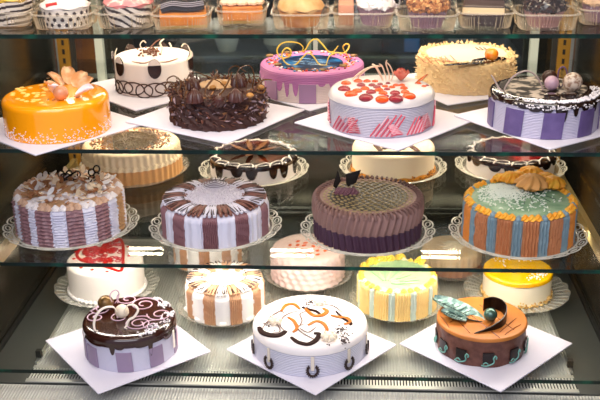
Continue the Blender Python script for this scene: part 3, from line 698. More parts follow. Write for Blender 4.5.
for k in range(34):
    a = rng.uniform(0, 360); r = t.R*rng.uniform(.3, .8); p = side(r, a, t.H+.008); ball(b, p, rng.uniform(.004, .0065), (1, 1, .9), 8, rng.randrange(2))
t.part('hazelnuts', b, [M('nut_white', '#E6DDE0', .4), M('nut_brown', '#96623A', .45)], kind='stuff')
blk = M('black_chocolate', '#120C0A', .25, .6)
for (cx, cy, w_) in ((69, 182, 10), (94, 183, 5)):
    c = t.T(cx, cy); o = empty('holder', (0, 0, 0), '', ''); bpy.data.objects.remove(o)
    b = MB()
    for k in range(7 if w_ > 6 else 6):
        ox = (-.8+.27*k)*w_ if w_ > 6 else (k % 2-.5)*w_; oz = (.4*cos(k*2.2))*5 if w_ > 6 else -9+k*3.4
        P = [t.V(cx+ox+3.0*cos(q), cy-6-oz+3.4*sin(q), c.y+.001*k) for q in [2*pi*i/10 for i in range(10)]]; tube(b, cr(P, 2, True), .0019, 5, True)
    P = [t.V(cx-w_*.9, cy+1, c.y), t.V(cx, cy-6, c.y), t.V(cx+w_, cy-4, c.y)]; tube(b, cr(P, 5), .0013, 5)
    P = [t.V(cx, cy-8, c.y), (c.x, c.y, t.H)]; tube(b, P, .0013, 5); t.part('black_filigree', b, blk)
lace_tray(-.547, .188, Z3+.0002, .121, 'the nut-topped striped cake')

# 9 white and brown doily cake
def petal_top(t, n, cols, mats, r0=.50, step=0, drizzle=True, seed=1, hw=None, start=0):
    rng = random.Random(seed); b = MB()
    for k in range(n):
        a = start+360*k/n; mi = cols[k % len(cols)]
        for q in (-1, 0, 1):
            P = [side(t.R*(r0+(.99-r0)*u), a+q*360/n*.30, t.H+.001+.0055*sin(pi*(u*.75+.2))) for u in (0, .25, .5, .75, 1)]
            tube(b, cr(P, 3), (lambda x: .0055*(.6+.4*sin(pi*(x*.8+.15)))), 6, mi=mi, flat=.8)
    t.part('piped_petals', b, mats, kind=None)
    if drizzle:
        b = MB()
        for k in range(n*4):
            a = 360*k/(n*4)+rng.uniform(-2, 2); P = [side(t.R*u, a+rng.uniform(-2, 2), t.H+.0088-.012*max(0, u-.82)**1) for u in (r0+.06, .7, .84, .97)]
            tube(b, cr(P, 3), .0013, 4)
        t.part('chocolate_drizzle', b, bchoc, kind='stuff')
t = Thing('doily_cake', -.211, .189, Z3+TT, .119, .075, 'cake with wide white and narrow brown stripes and a shaggy white centre, third shelf', 'cake')
S = [(c, 8.0, 1, 7, 0, 0) for c in (-74, -43, -6.5, 29, 68, 105, 141, 177, 213, 249)]
S += [(c, w_, 0, 2, 0, 0) for c, w_ in ((-59, 7), (-25, 9.5), (11, 9.5), (47, 8), (86, 9), (123, 9), (159, 9), (195, 9), (231, 9), (268, 8))]
brp = M('brown_piping', '#8A6064', .5, .4); striped_body(t, S, [whitp, brp], .014)
petal_top(t, 20, (0, 1), [M('petal_white_cream', '#DDD8E4', .45), M('petal_brown_cream', '#86594E', .5)], .52, start=-6.5)
rng = random.Random(13); b = MB()
lathe(b, [(0, 0), (t.R*.55, 0), (t.R*.5, .007), (0, .009)], 40, c=(0, 0, t.H))
for k in range(1100):
    a = rng.uniform(0, 2*pi); r = t.R*.62*sqrt(rng.random()); m = rot(0, rng.uniform(-70, 10), rng.uniform(0, 360)).to_4x4(); m.translation = Vector((r*cos(a), r*sin(a), t.H+.008-.008*(r/t.R)**2)); L = rng.uniform(.005, .011); box(b, (-L/2, -.0009, -.0007), (L/2, .0009, .0007), 0, m)
t.part('shredded_coconut', b, M('shred_white', '#DCD5DE', .5), kind='stuff')
b = MB(); bd = MB(); c = t.T(215, 188)
for k in range(4):
    P = [(c.x+(.004+.007*k+.005*u)*cos(u*2*pi+k), c.y+(.006+.006*k+.0035*u)*sin(u*2*pi+k), t.H+.013-k*.002) for u in [i/16 for i in range(17)]]
    tube(b, P, .0040, 6); tube(bd, [Vector(p)+Vector((0, 0, .0036)) for p in P], .0008, 4)
t.part('centre_swirl', b, M('swirl_white', '#CFC8D2', .45)); t.part('swirl_drizzle', bd, bchoc)
lace_tray(-.211, .189, Z3+.0002, .119, 'the white-centred striped cake')

# 10 purple pleated cake with a netted top
t = Thing('pleated_cake', .136, .178, Z3+TT, .121, .087, 'dark purple pleated cake with a netted chocolate top and two dark shards', 'cake')
lowp = M('dark_purple_pleat', '#43273A', .5, .4); upp = M('mauve_pleat', '#8D6A62', .5, .4)
def dpl(th, k, r, z):
    if r < t.R*.97: return (r, z)
    up = z > t.H*.50; n_ = 46; ph = th*n_+ (z*60 if not up else -z*90)
    return (r+.0028*cos(ph)+(-.0012 if not up else .0022*sin(pi*min(1, (z-t.H*.5)/(t.H*.5)))), z)
b = MB(); lathe(b, prof_cake(t.R, t.H, .008, 30), 540, dpl, lambda th, k: 0 if k < 17 else (1 if k < 38 else 2)); t.part('pleated_sides', b, [lowp, upp, M('choc_top', '#1C100D', .4, .4)])
b = MB()
for k in range(62):
    a = 360*k/62; P = [side(t.R*u, a+w_, t.H+zz) for u, w_, zz in ((.90, 0, .001), (.96, 1, .004), (1.0, 2, .000), (1.015, 3, -.009))]; tube(b, cr(P, 3), .0030, 5)
t.part('piped_border', b, M('border_mauve', '#7A5A52', .5))
b = MB(); nm = M('cream_net', '#97865F', .5, .3)
for ring in range(1, 11):
    r = .0098*ring; nseg = max(6, int(2*pi*r/.0165))
    for q in range(nseg):
        a = 2*pi*(q+.5*(ring % 2))/nseg; m = Matrix.Rotation(a, 3, 'Z'); p = Vector((r*cos(a), r*sin(a), t.H+.0008)); ball(b, p, .0045, (.74, 1.35, .25), 8, 0, m)
t.part('netted_dots', b, nm, kind='stuff')
p = t.T(345, 193); b = MB()
for k in range(5): q = (p.x+(-.014+.008*k), p.y-.002*(k % 2), t.H); rosette(b, q, .0125, .014, 6, 1.5)
t.part('mauve_rosette', b, M('rosette_mauve', '#6E4450', .5))
for pts in (((333, 186), (338, 169), (341, 181), (336, 189)), ((346, 183), (346, 174), (361, 170), (356, 183), (348, 187))):
    P = [t.V(x, y, p.y+.004) for x, y in pts]; b = MB(); prism(b, P, (0, .0016, 0)); t.part('chocolate_shard', b, blk)
lace_tray(.136, .176, Z3+.0002, .119, 'the purple pleated cake')

# 11 orange and green cake
t = Thing('flower_cake', .471, .170, Z3+TT, .119, .087, 'cake with salmon and blue fluted stripes, green top and big orange piped flowers', 'cake')
sal = M('salmon_piping', '#BC7A50', .5); blu = M('blue_grey_piping', '#7D939C', .5); orp = M('orange_piping', '#F29A1E', .5, var=('#F2B840', 80)); orp2 = M('orange_side', '#D98536', .5)
S = [(c, 8.2, 1 if -60 < c < 50 else 3, 5, 0, 0) for c in (-66, -39.5, -13.5, 14, 42, 69, 97, 124, 152, 180, 207, 235, 263)]
S += [(c, 5.2, 2, 3, 0, 0) for c in (-80, -52, -27, 0, 28, 56, 83, 110, 138, 166, 194, 221, 249)]
striped_body(t, S, [sal, sal, blu, orp2, M('green_top', '#6A9672', .4, var=('#9BBB98', 30))], .010, top_mi=4)
rng = random.Random(17); b = MB()
for k in range(1100):
    a = rng.uniform(0, 360); p = t.T(502+rng.gauss(0, 12), 190+rng.gauss(0, 5)) if k % 4 else t.T(522+rng.gauss(0, 24), 196+rng.gauss(0, 9)); 
    if (p.x**2+p.y**2) > (t.R*.82)**2: continue
    sprinkles(b, [(p.x, p.y, t.H+.0015)], .0055, .0020, rng)
t.part('coconut_shreds', b, M('shred_pale', '#EDF2E4', .5), kind='stuff')
b = MB()
for k in range(9):
    a = radians(200+k*17); c = t.T(526, 193); P = [(c.x+u*cos(a)*.07, c.y+u*sin(a)*.07+.01*sin(u*3), t.H+.0008) for u in (0, .3, .6, 1)]; tube(b, cr(P, 4), .0008, 4)
t.part('leaf_veins', b, M('vein_dark', '#3E5A48', .4))
b = MB()
for k in range(52):
    a = 360*k/52; p = side(t.R*.95, a, t.H-.003); back = 100 < a < 250; bl = (k % 4 == 0); rosette(b, p, .0100 if not bl else .0078, .012 if not bl else .010, 5, 2, 1 if bl else 0)
for c in (0, 28, -27, 56, -52): 
    p = side(t.R*.99, c, t.H-.002); ball(b, p, .0062, (1, .8, 1), 10, 1)
t.part('piped_border', b, [orp, M('border_blue', '#7E97A2', .5)])
for px, py, r, h_, mm, tilt in ((531, 189, .031, .030, 1, (-62, 0, 180)), (510, 183, .020, .024, 0, (-50, 0, 215)), (552, 188, .024, .024, 0, (-50, 0, 150)), (530, 178, .026, .024, 0, (0, 0, 0)), (518, 181, .018, .02, 0, (0, 0, 0)), (545, 182, .020, .02, 0, (0, 0, 0)), (500, 181, .014, .016, 0, (0, 0, 0))):
    p = t.T(px, py+1); b = MB(); K = 10; r *= 1.15; h_ *= 1.2
    lathe(b, [(r*.1, 0), (r*.7, .004), (r, h_*.35), (r*.9, h_*.6), (r*.5, h_*.9), (0, h_)], 108, lambda th, k, R_, z: (R_*(1+.13*cos(9*th)) if 0 < k else R_, z, .6*z/h_), 0, (p.x, p.y, t.H+.002)); t.part('piped_flower', b, M('flower_salmon', '#EAAA62', .5) if mm else orp)
lace_tray(.471, .168, Z3+.0002, .119, 'the orange-flowered striped cake')

# 12 caramel and cream cake, back of third shelf
t = Thing('caramel_cake', -.487, .568, Z3+TT, .127, .084, 'cream cake with a fluted caramel lower band and brown speckled top, behind the nut-topped cake', 'cake')
car = M('caramel_piping', '#D6A268', .5); crm = M('cream_piping', '#F4E2BE', .5)
def dc(th, k, r, z):
    if r < t.R*.97: return (r, z)
    return (r+.0022*cos(th*44)+(.003 if z < t.H*.60+.003*sin(th*44) else 0), z)
b = MB(); lathe(b, prof_cake(t.R, t.H, .014, 26), 440, dc, lambda th, k: 0 if k < 17 else 1); t.part('piped_sides', b, [car, crm])
rng = random.Random(21); b = MB(); lathe(b, [(0, .0008), (t.R*.62, .0008), (t.R*.6, .002), (0, .002)], 40, c=(0, 0, t.H)); 
for k in range(500):
    a = rng.uniform(0, 2*pi); r = t.R*rng.uniform(.55, .84); ball(b, (r*cos(a), r*sin(a), t.H+.001), .0028, (1, 1, .8), 6, rng.choice((1, 1, 2)))
for k in range(400):
    a = rng.uniform(0, 2*pi); r = t.R*.6*rng.random()**.5; ball(b, (r*cos(a), r*sin(a), t.H+.002), .0026, (1, 1, .7), 6, rng.choice((1, 0)))
t.part('crumb_topping', b, [M('crumb_olive', '#55452A', .5), M('crumb_brown', '#48301C', .5), M('crumb_orange', '#C77A2E', .5)], kind='stuff')
scallop_tray(-.487, .568, Z3+.0002, .131, 'the caramel-banded cake', 22, 1.12)

# 13, 15 white cakes under chocolate with white squiggles
def squiggle_cake(x, y, R, H, label, seed, tint):
    t = Thing('squiggle_cake', x, y, Z3+TT, R, H, label, 'cake'); rng = random.Random(seed)
    body(t, white, rr=.008)
    b = MB(); glaze(b, R, H, .008, dripf(H-.012, rdrips(rng, 15, .010, .034, 5.5, 10)), .0015); t.part('chocolate_drip', b, dchoc)
    b = MB(); lathe(b, [(0, 0), (R*.8, 0), (R*.8, .0012), (0, .0014)], 48, c=(0, 0, H+.0014)); t.part('glossy_top', b, tint)
    b = MB(); P = []
    for k in range(168):
        a = 360*k/168; ph = k*.72; rr = R*(.925+.075*sin(ph)); P.append(side(min(rr, R+.002), a+4.5*cos(ph*1.0+.6), H+.0028-max(0, rr-R*.96)*1.2))
    tube(b, cr(P, 4, True), .0017, 5, True); t.part('white_squiggle', b, M('squiggle_white', '#EFE6DE', .4))
    return t
t = squiggle_cake(-.162, .571, .115, .051, 'white cake under dark chocolate with a white squiggle border, behind the shaggy-centred cake', 3, M('amber_top', '#26100A', .15, .5, coat=.4, var=('#6E2C10', 9, .5, .75)))
b = MB(); 
for k in range(7): 
    a = radians(20+k*50); petal(b, .06, .014, .0015, rot(0, -6, k*50), (.01*cos(a), .01*sin(a), t.H+.003), .1, .1)
t.part('caramel_petals', b, M('caramel_tan', '#6E4726', .35))
lace_tray(-.162, .571, Z3+.0002, .116, 'the squiggle-bordered cake on the left', 18, 1.25)
t = squiggle_cake(.520, .612, .115, .049, 'white cake under dark chocolate with white squiggles and red centre, behind the orange-flowered cake', 9, M('cherry_top', '#240A09', .15, .5, coat=.4, var=('#9A1414', 9, .48, .7)))
lace_tray(.520, .610, Z3+.0002, .116, 'the squiggle-bordered cake with a red centre', 18, 1.25)

# 14 plain ivory cake
t = Thing('ivory_cake', .208, .595, Z3+TT, .109, .072, 'plain ivory cake with dark wafers and orange crumb foot, behind the purple pleated cake', 'cake')
body(t, M('ivory_smooth', '#F6E6C8', .4), rr=.012)
rng = random.Random(23); b = MB(); 
for k in range(420): sprinkles(b, [side(t.R+.001, rng.uniform(-180, 180), abs(rng.gauss(0, .005))+.001)], .006, .003, rng, (0, 0, 1))
t.part('crumb_foot', b, [M('foot_orange', '#D9932E', .5), M('foot_brown', '#8A5220', .5)], kind='stuff', label='orange crumb foot')
for k, (x, a) in enumerate(((-.04, 20), (-.015, -25), (.005, 30), (.03, -20), (.055, 25))):
    b = MB(); m = rot(0, 0, a).to_4x4(); m.translation = Vector((x, -.045+.012*(k % 2), t.H)); rbox(b, (-.006, -.022, .0002), (.006, .022, .004), .001, 0, m); t.part('chocolate_wafer', b, bchoc if k % 2 else M('wafer_brown', '#55301E', .4))
b = MB(); lathe(b, [(0, .0003), (t.R+.001, .0003), (t.R+.003, .004), (t.R+.001, .010), (t.R-.001, .013)], 96, lambda th, k, r, z: (r, z+(.002*sin(th*13) if k > 2 else 0))); t.part('caramel_foot', b, M('foot_orange', '#D9932E', .5))
lace_tray(.208, .595, Z3+.0002, .113, 'the plain ivory cake', 18, 1.25)

# ================================================================ lowest shelf
# 16 dark glazed lilac cake
t = Thing('glazed_cake', -.407, .097, Z4+BT, .105, .082, 'lilac cake with a dark glossy chocolate glaze, fine lilac spirals and two balls', 'cake')
rng = random.Random(31)
body(t, M('lilac_combed_pale', '#D3CEE0', .45, .4, wave=('Z', .003, .5)), rr=.010)
plaques(t, [-56, -10, 30, 72, 112, 155, 198, 240, -80], 9.5, .002, .050, M('plaque_lilac', '#97829C', .4), tt=.002, lean=-1)
zd = dripf(t.H-.020, [(-50, .003, 12), (-15, .004, 5), (-24, .018, 3), (12, .003, 8), (22, .030, 2.4), (50, .008, 8), (66, .028, 3), (-78, .01, 5)]+[(100+28*k, .014, 4) for k in range(7)])
b = MB(); glaze(b, t.R, t.H, .012, zd, .0018); t.part('chocolate_glaze', b, M('glossy_brown', '#32140E', .14, .5, coat=.5))
lsp = M('lilac_line', '#CFAEC0', .35); b = MB()
for (px, py, r0, turns) in ((101, 310, .030, 1.7), (139, 324, .034, 2.0), (144, 305, .036, 1.8), (120, 318, .024, 1.5), (160, 315, .030, 1.5), (96, 318, .022, 1.3), (128, 300, .026, 1.4), (152, 326, .024, 1.2)):
    c = t.T(px, py); P = []
    for i in range(46):
        u = i/45; r = r0*(1-.8*u); a = 2*pi*turns*u+px; x, y = c.x+r*cos(a), c.y+r*sin(a)
        if x*x+y*y > (t.R-.006)**2: continue
        P.append((x, y, t.H+.0022))
    if len(P) > 3: tube(b, P, .0015, 5)
t.part('lilac_spirals', b, lsp)
b = MB(); 
for px, py, n in ((160, 298, 22), (165, 306, 26), (172, 315, 22), (150, 332, 20), (157, 327, 8), (140, 336, 6), (166, 322, 8)):
    for k in range(n):
        p = t.T(px+rng.gauss(0, 3.6), py+rng.gauss(0, 2.2))
        if p.x**2+p.y**2 < (t.R-.003)**2: sprinkles(b, [(p.x, p.y, t.H+.0030)], .0065, .0024, rng)
t.part('white_crumbs', b, wsprk, kind='stuff')
for px, py, r, mm, nm in ((106.5, 303, .0185, gold, 'marbled golden ball'), (122.5, 311, .0160, cream_c, 'cream ball')):
    p = t.T(px, py+7); b = MB(); ball(b, (p.x, p.y, t.H+r+.0015), r, (1, 1, .9 if r > .017 else 1), 24); t.part('chocolate_ball', b, mm, label=nm)
wl = M('white_loop', '#F7EADC', .35)
vcurve(t, 'white_arch', [(117, 312), (113, 307), (104, 308), (97, 314), (94, 323), (95, 331), (98, 335)], .0032, wl, -.02, -.055, flat=.5)
vcurve(t, 'white_arch', [(123, 315), (127, 306), (134, 305), (138, 310), (134, 317), (129, 320), (126, 327), (125, 333), (128, 338)], .0030, wl, -.015, -.06, flat=.5)
vcurve(t, 'lilac_loop', [(112, 302), (110, 296), (112, 292), (116, 290), (119, 293), (118, 299), (115, 303)], .0015, lsp, 0, .01)
vcurve(t, 'lilac_loop', [(118, 303), (117, 297), (119, 294)], .0015, lsp, .012, .015)
b = MB(); sidepatch(b, t.R+.0042, 57, 61, .022, .066, .0018); t.part('white_stick', b, wl); b = MB(); sidepatch(b, t.R+.0042, 68, 72, .016, .060, .0018); t.part('lilac_stick', b, lsp)
board(-.4215, .108, Z4+.0002, -5, 'the dark glazed cake')

# 17 white cake with caramel swirls
t = Thing('swirl_cake', .007, .118, Z4+BT, .131, .070, 'wide white cake decorated with brown and caramel swirls, front centre of the lowest shelf', 'cake')
rng = random.Random(37)
body(t, M('white_combed', '#D9D6E6', .5, .4, wave=('Z', .0042, .8)), rr=.010)
b = MB(); glaze(b, t.R, t.H, .012, lambda th: t.H-.016, .0008); t.part('smooth_icing', b, M('smooth_white', '#E9E0DE', .4))
cb = M('caramel_swirl', '#B0600F', .5, .2); db = M('dark_swirl', '#260A04', .6, .1); tl = M('thin_swirl', '#5A3426', .4)
def flatcurve(nm, pts, r, m, fl=.35, z=.0012):
    P = [t.T(*q) for q in pts]; curl(t, nm, [(p.x, p.y, t.H+.0012+z) for p in P], r*1.25, m, flat=fl)
flatcurve('caramel_swirl', [(281, 312), (286, 306), (294, 305), (300, 310)], .0040, cb)
flatcurve('caramel_swirl', [(305, 309), (313, 316), (322, 316), (327, 312), (323, 309)], .0048, cb)
flatcurve('caramel_swirl', [(331, 316), (340, 318), (347, 319), (350, 323), (344, 325)], .0042, cb)
flatcurve('caramel_swirl', [(308, 326), (316, 322), (323, 324), (327, 330), (325, 333)], .0040, cb)
flatcurve('caramel_swirl', [(288, 318), (294, 322), (297, 329), (293, 333)], .0038, cb)
flatcurve('dark_swirl', [(259, 328), (262, 333), (270, 336), (279, 336), (286, 332)], .0068, db)
flatcurve('dark_swirl', [(291, 338), (298, 343), (308, 345), (316, 341), (319, 335), (314, 334)], .0054, db)
flatcurve('dark_swirl', [(302, 308), (308, 310), (316, 312), (321, 316)], .0036, db)
flatcurve('dark_swirl', [(336, 312), (343, 319), (351, 324), (350, 326)], .0030, db)
for pts in ([(286, 333), (280, 326), (283, 318), (292, 313), (301, 312)], [(267, 325), (270, 318), (280, 312), (284, 314)], [(297, 330), (302, 322), (300, 315), (306, 312)], [(316, 341), (303, 334), (297, 328), (304, 325)], [(324, 305), (334, 307), (342, 313)], [(262, 330), (268, 322), (276, 324), (280, 332), (272, 334)], [(300, 329), (308, 333), (316, 328)]):
    flatcurve('thin_swirl', pts, .0013, tl)
mer = M('meringue', '#EBDCC6', .45)
for px, py, r in ((275, 323, .015), (329, 339, .017), (320, 304, .014)):
    p = t.T(px, py); b = MB(); rosette(b, (p.x, p.y, t.H+.0008), r, .014, 7, 1.2, tip=.3)
    for k in range(6): a = radians(60*k); ball(b, (p.x+r*.75*cos(a), p.y+r*.75*sin(a), t.H+.008), r*.36, (1, 1, 1), 10)
    t.part('meringue_flower', b, mer)
b = MB()
for px, py, n in ((341, 332, 40), (345, 340, 34), (310, 303, 26), (272, 325, 14), (330, 340, 8)):
    for k in range(n): p = t.T(px+rng.gauss(0, 3), py+rng.gauss(0, 3)); sprinkles(b, [(p.x, p.y, t.H+.002)], .0042, .0016, rng)
t.part('chocolate_flakes', b, bchoc, kind='stuff')
for a in (-78, -44, 2, 40, 75, 115, 155, 195, 240):
    b = MB(); P = [side(t.R+.004, a+math.degrees(.0105*sin(q)/t.R), .018-.0125*cos(q)) for q in [radians(-140+280*i/14) for i in range(15)]]
    tube(b, cr(P, 2), .0026, 6); 
    for p in P[::1]: ball(b, p+side(.0035, a, 0)*0+(p-side(t.R+.004, a, .018)).normalized()*.003, .0020, (1, 1, 1), 6)
    o = t.part('chocolate_curl', b, M('side_curl', '#2E1A18', .3))
    b = MB(); sidepatch(b, t.R+.0005, a-1.6, a+1.6, .018, .052, .0022); b.build('wafer_stick', M('wafer_cream', '#E2D4C4', .4), o, label='pale wafer stick')
board(.010, .118, Z4+.0002, 5, 'the wide white swirl cake', s=.280)

# 18 caramel cake with mint ornaments
t = Thing('caramel_cake', .401, .142, Z4+BT, .101, .070, 'caramel-topped chocolate cake with a green metallic leaf and a dark crescent', 'cake')
rng = random.Random(41)
body(t, M('choc_sides', '#5A332A', .45, .4, bump=(90, .6), var=('#73493C', 50)), rr=.006, disp=lambda th, k, r, z: (r+.0016*sin(th*9+z*90) if r > .095 else r, z))
b = MB(); glaze(b, t.R, t.H, .004, lambda th: t.H-.006, .001); t.part('caramel_top', b, M('caramel_glaze', '#B4682A', .4, .3, var=('#C07836', 12)))
b = MB(); lines = [((446, 310), (470, 333)), ((452, 302), (497, 336)), ((468, 298), (514, 330)), ((492, 340), (524, 312)), ((474, 339), (494, 322)), ((505, 335), (526, 322)), ((444, 327), (466, 313)), ((498, 300), (512, 305)), ((440, 316), (452, 332)), ((478, 322), (500, 338))]
for q0, q1 in lines:
    P = [t.T(q0[0]+(q1[0]-q0[0])*u, q0[1]+(q1[1]-q0[1])*u) for u in (0, .25, .5, .75, 1)]; P = [(p.x, p.y+.003*sin(u), t.H+.0014) for u, p in enumerate(P) if p.x**2+p.y**2 < (t.R-.004)**2]
    if len(P) > 1: tube(b, P, .0011, 4)
t.part('chocolate_lines', b, M('line_brown', '#7A3C1A', .35))
mint = M('mint_paint', '#6FA79A', .4)
for a in (-78, -52, -22, 12, 48, 80, 115, 150, 190, 230):
    b = MB(); sidepatch(b, t.R+.0012, a-8, a+6, .012, .038, .003); o = t.part('dark_plaque', b, M('plaque_dark', '#1E1413', .3))
    b = MB(); P = [side(t.R+.0050, a+x, z) for x, z in ((-9, .008), (-4, .006), (1, .009), (5, .013), (6, .019), (5, .025), (7, .031), (9, .027), (8, .023))]; tube(b, cr(P, 4), .0017, 5); P = [side(t.R+.0050, a+x, z) for x, z in ((-7, .011), (-4, .015), (-1, .011))]; tube(b, cr(P, 4), .0014, 5); b.build('mint_scroll', mint, o, label='mint green scroll')
lf = M('leaf_metal', '#4C6862', .4, .5, .4, var=('#93AAA0', 70, .45, .62))
for pts, W in ((((433, 300), (484, 320)), .058), (((441, 312), (466, 322)), .034)):
    p, q = t.T(*pts[0], t.H+.012), t.T(*pts[1], t.H+.004); v = q-p; az = math.degrees(atan2(v.y, v.x)); p.z = t.H+.013; b = MB(); 
    petal(b, v.length, W, .0014, rot(0, 6, az), p, -.05, .35, n=14, pw=.6); o = t.part('metallic_leaf', b, lf)
    b2 = MB(); mm = rot(0, 6, az)
    tube(b2, [mm @ Vector((v.length*u, 0, .0012-.05*v.length*u*u))+p for u in (0, .25, .5, .75, 1)], .0011, 5)
    for k in range(1, 9):
        for s in (-1, 1): tube(b2, [mm @ Vector((v.length*u_, s*w_, .0012+.7*abs(w_)**2/W-.05*v.length*u_*u_))+p for u_, w_ in ((k/10, 0), (k/10+.07, W*.36*sin(pi*k/10)))], .0008, 4)
    b2.build('leaf_vein', M('vein_metal', '#20302E', .3), o)
P = [t.T(x, y) for x, y, d in ((483, 311, .016), (492, 309, .02), (501, 312, .014), (506, 319, .0), (503, 326, -.015), (495, 330, -.025), (486, 332, -.03), (474, 334, -.033))]
b = MB(); n = len(P)*4; C = cr(P, 6); N = len(C); hts = [.030*min(1, (N-1-i)/(N*.6))+.0006 for i in range(N)]; i0 = len(b.v)
for i, p in enumerate(C):
    zb = t.H+.0012; tt = Vector((C[min(i+1, N-1)]-C[max(i-1, 0)])); tt.z = 0; nn = Vector((-tt.y, tt.x, 0)).normalized()*.0011
    for s, z in ((-1, zb), (1, zb), (1, zb+hts[i]), (-1, zb+hts[i])): b.v.append(Vector((p.x, p.y, 0))+nn*s+Vector((0, 0, z)))
for i in range(N-1):
    A, B_ = i0+4*i, i0+4*i+4
    for k in range(4): b.face((A+k, A+(k+1) % 4, B_+(k+1) % 4, B_+k))
b.face((i0, i0+3, i0+2, i0+1)); b.face([i0+4*(N-1)+k for k in range(4)])
t.part('chocolate_crescent', b, M('crescent_dark', '#140806', .35, .3))
p = t.T(490, 321); b = MB(); ball(b, (p.x, p.y, t.H+.0165), .0155, (1, 1, 1), 24); t.part('green_pearl', b, M('green_pearl', '#4A6B5E', .2, .6, .5, coat=.4))
board(.4145, .148, Z4+.0002, 2, 'the caramel cake with the green leaf')

# 19 heart cake
t = Thing('heart_cake', -.540, .402, Z4+TT, .098, .085, 'white cake with a red jelly heart lattice on top', 'cake')
body(t, M('white_plain', '#F2E8DC', .45, .4, bump=(60, .15)), rr=.008)
redh = M('red_jelly', '#C81206', .35, .4); rng = random.Random(43)
HO = [(77, 256), (80, 250), (87, 247), (95, 247), (101, 250), (106, 243), (113, 239), (120, 240), (123, 246), (123, 258), (121, 271), (108, 268), (94, 264), (82, 261)]
HO = [t.T(*q) for q in HO]; HO = [Vector((q.x, q.y, t.H+.0018)) for q in HO]; HC = sum(HO, Vector())/len(HO)
b = MB(); HL = cr(HO, 5, True); tube(b, HL, .0045, 6, True, flat=.5)
for k in range(150):
    o_ = HC+(rng.choice(HL)-HC)*(sqrt(rng.random())*.9); r = rng.uniform(.004, .008); tube(b, [(o_.x+r*cos(u), o_.y+r*sin(u), o_.z) for u in [2*pi*i/9 for i in range(9)]], .0021, 5, True, flat=.5)
t.part('red_heart', b, redh)
for px, py in ((74, 259), (81, 268), (92, 270), (129, 256), (128, 247), (76, 252), (107, 272), (125, 267), (62, 287)):
    p = t.T(px, py); 
    if p.x**2+p.y**2 < t.R**2: b = MB(); ball(b, (p.x, p.y, t.H+.001), .005, (1, .8, .4), 8); t.part('red_dot', b, redh)
b = MB(); rng = random.Random(5)
for k in range(52): p = side(t.R, k*360/52, .0045); ball(b, p, .0062, (1, 1, .9), 8)
t.part('cream_foot', b, white)
scallop_tray(-.540, .402, Z4+.0002, .104, 'the red heart cake', 20, 1.28)

# 20, 21 tan and white cakes
wc = M('white_bright_piping', '#F1EAE2', .45); tc_ = M('tan_bright_piping', '#D0A078', .5)
def tan_cake(x, y, R, H, label, off, sd):
    t = Thing('piped_cake', x, y, Z4+TT, R, H, label, 'cake')
    S = [(off+40*k, 9, 1, 6, 0, 0) for k in range(9)]+[(off+20+40*k, 11, 0, 1, 0, 0) for k in range(9)]
    striped_body(t, S, [wc, tc_], .014); petal_top(t, 18, (1, 0), [wc, tc_], .5, seed=sd, start=off)
    b = MB(); rosette(b, (0, 0, t.H-.001), R*.55, .009, 12, .4, depth=.08, tip=.5)
    t.part('cream_centre', b, wc)
    for k in range(9): p = side(R*1.0, off+20+40*k, .006); b = MB(); ball(b, p, .010, (1, 1, .7), 10); t.part('cream_shell', b, wc)
    return t
tan_cake(-.215, .305, .095, .078, 'white cake with fluted tan stripes, nearer of the two on the lowest shelf', 15, 3)
scallop_tray(-.215, .305, Z4+.0002, .104, 'the tan-striped white cake in front', 20, 1.14)
tan_cake(-.300, .585, .090, .075, 'white and tan striped cake, the farther of the two on the lowest shelf', 33, 4)
scallop_tray(-.300, .585, Z4+.0002, .098, 'the tan-striped white cake at the very back', 20, 1.14)

# 22 pink cake
t = Thing('pink_cake', -.017, .495, Z4+TT, .098, .082, 'pale pink ruffled cake with small orange dabs on top, lowest shelf', 'cake')
ppk = M('pale_pink_cream', '#F3CFC6', .5, .4, var=('#F6DCD2', 30)); 
def dp(th, k, r, z): return (r+(.0018*sin(th*26+z*140)+.001*sin(z*420)) if r > t.R*.97 else r, z)
b = MB(); lathe(b, prof_cake(t.R, t.H, .014, 24), 260, dp); t.part('ruffled_sides', b, ppk)
b = MB()
for r_, n in ((.018, 4), (.032, 8), (.05, 10)):
    for k in range(n):
        a = 2*pi*k/n+r_*30; m = Matrix.Rotation(a, 3, 'Z'); ball(b, (r_*cos(a), r_*sin(a)-.01, t.H+.001), .0062, (.8, 1.2, .35), 8, 0, m)
t.part('orange_dabs', b, M('dab_orange', '#EE6A2A', .35))
scallop_tray(-.017, .495, Z4+.0002, .104, 'the pale pink cake', 20, 1.16)

# 23 yellow and mint cake
t = Thing('mint_cake', .215, .340, Z4+TT, .096, .080, 'yellow and pale mint striped cake with a green leaf-like top, lowest shelf', 'cake')
ye = M('yellow_piping', '#F9DA92', .5); mi_ = M('mint_piping', '#C6D2C0', .5)
S = [(c, 11, 1, 6, 0, 0) for c in (-56, -22, 9, 41, 74, 105, 137, 169, 201, 233, 262)]+[(c, 4.5, 2, 2, 0, 0) for c in (-74, -38, -7, 25, 58, 90, 121, 153, 185, 217, 248)]
striped_body(t, S, [ye, ye, mi_, M('mint_top', '#93B888', .5, var=('#B4CC98', 30))], .010, top_mi=3)
b = MB()
for k in range(34):
    a = 360*k/34; p = side(t.R*.93, a, t.H-.003); rosette(b, p, .0085, .009, 5, 2, 1 if k % 4 == 0 else 0)
for px, py, r in ((372, 262, .016), (381, 259, .017), (390, 259, .014), (400, 257, .013), (420, 261, .014), (364, 267, .012)):
    p = t.T(px, py); rosette(b, (p.x, p.y, t.H), r, .014, 7, 1.4)
t.part('yellow_rosettes', b, [M('rosette_yellow', '#F3D04A', .5), M('rosette_pale', '#E9DFB4', .5)])
b = MB()
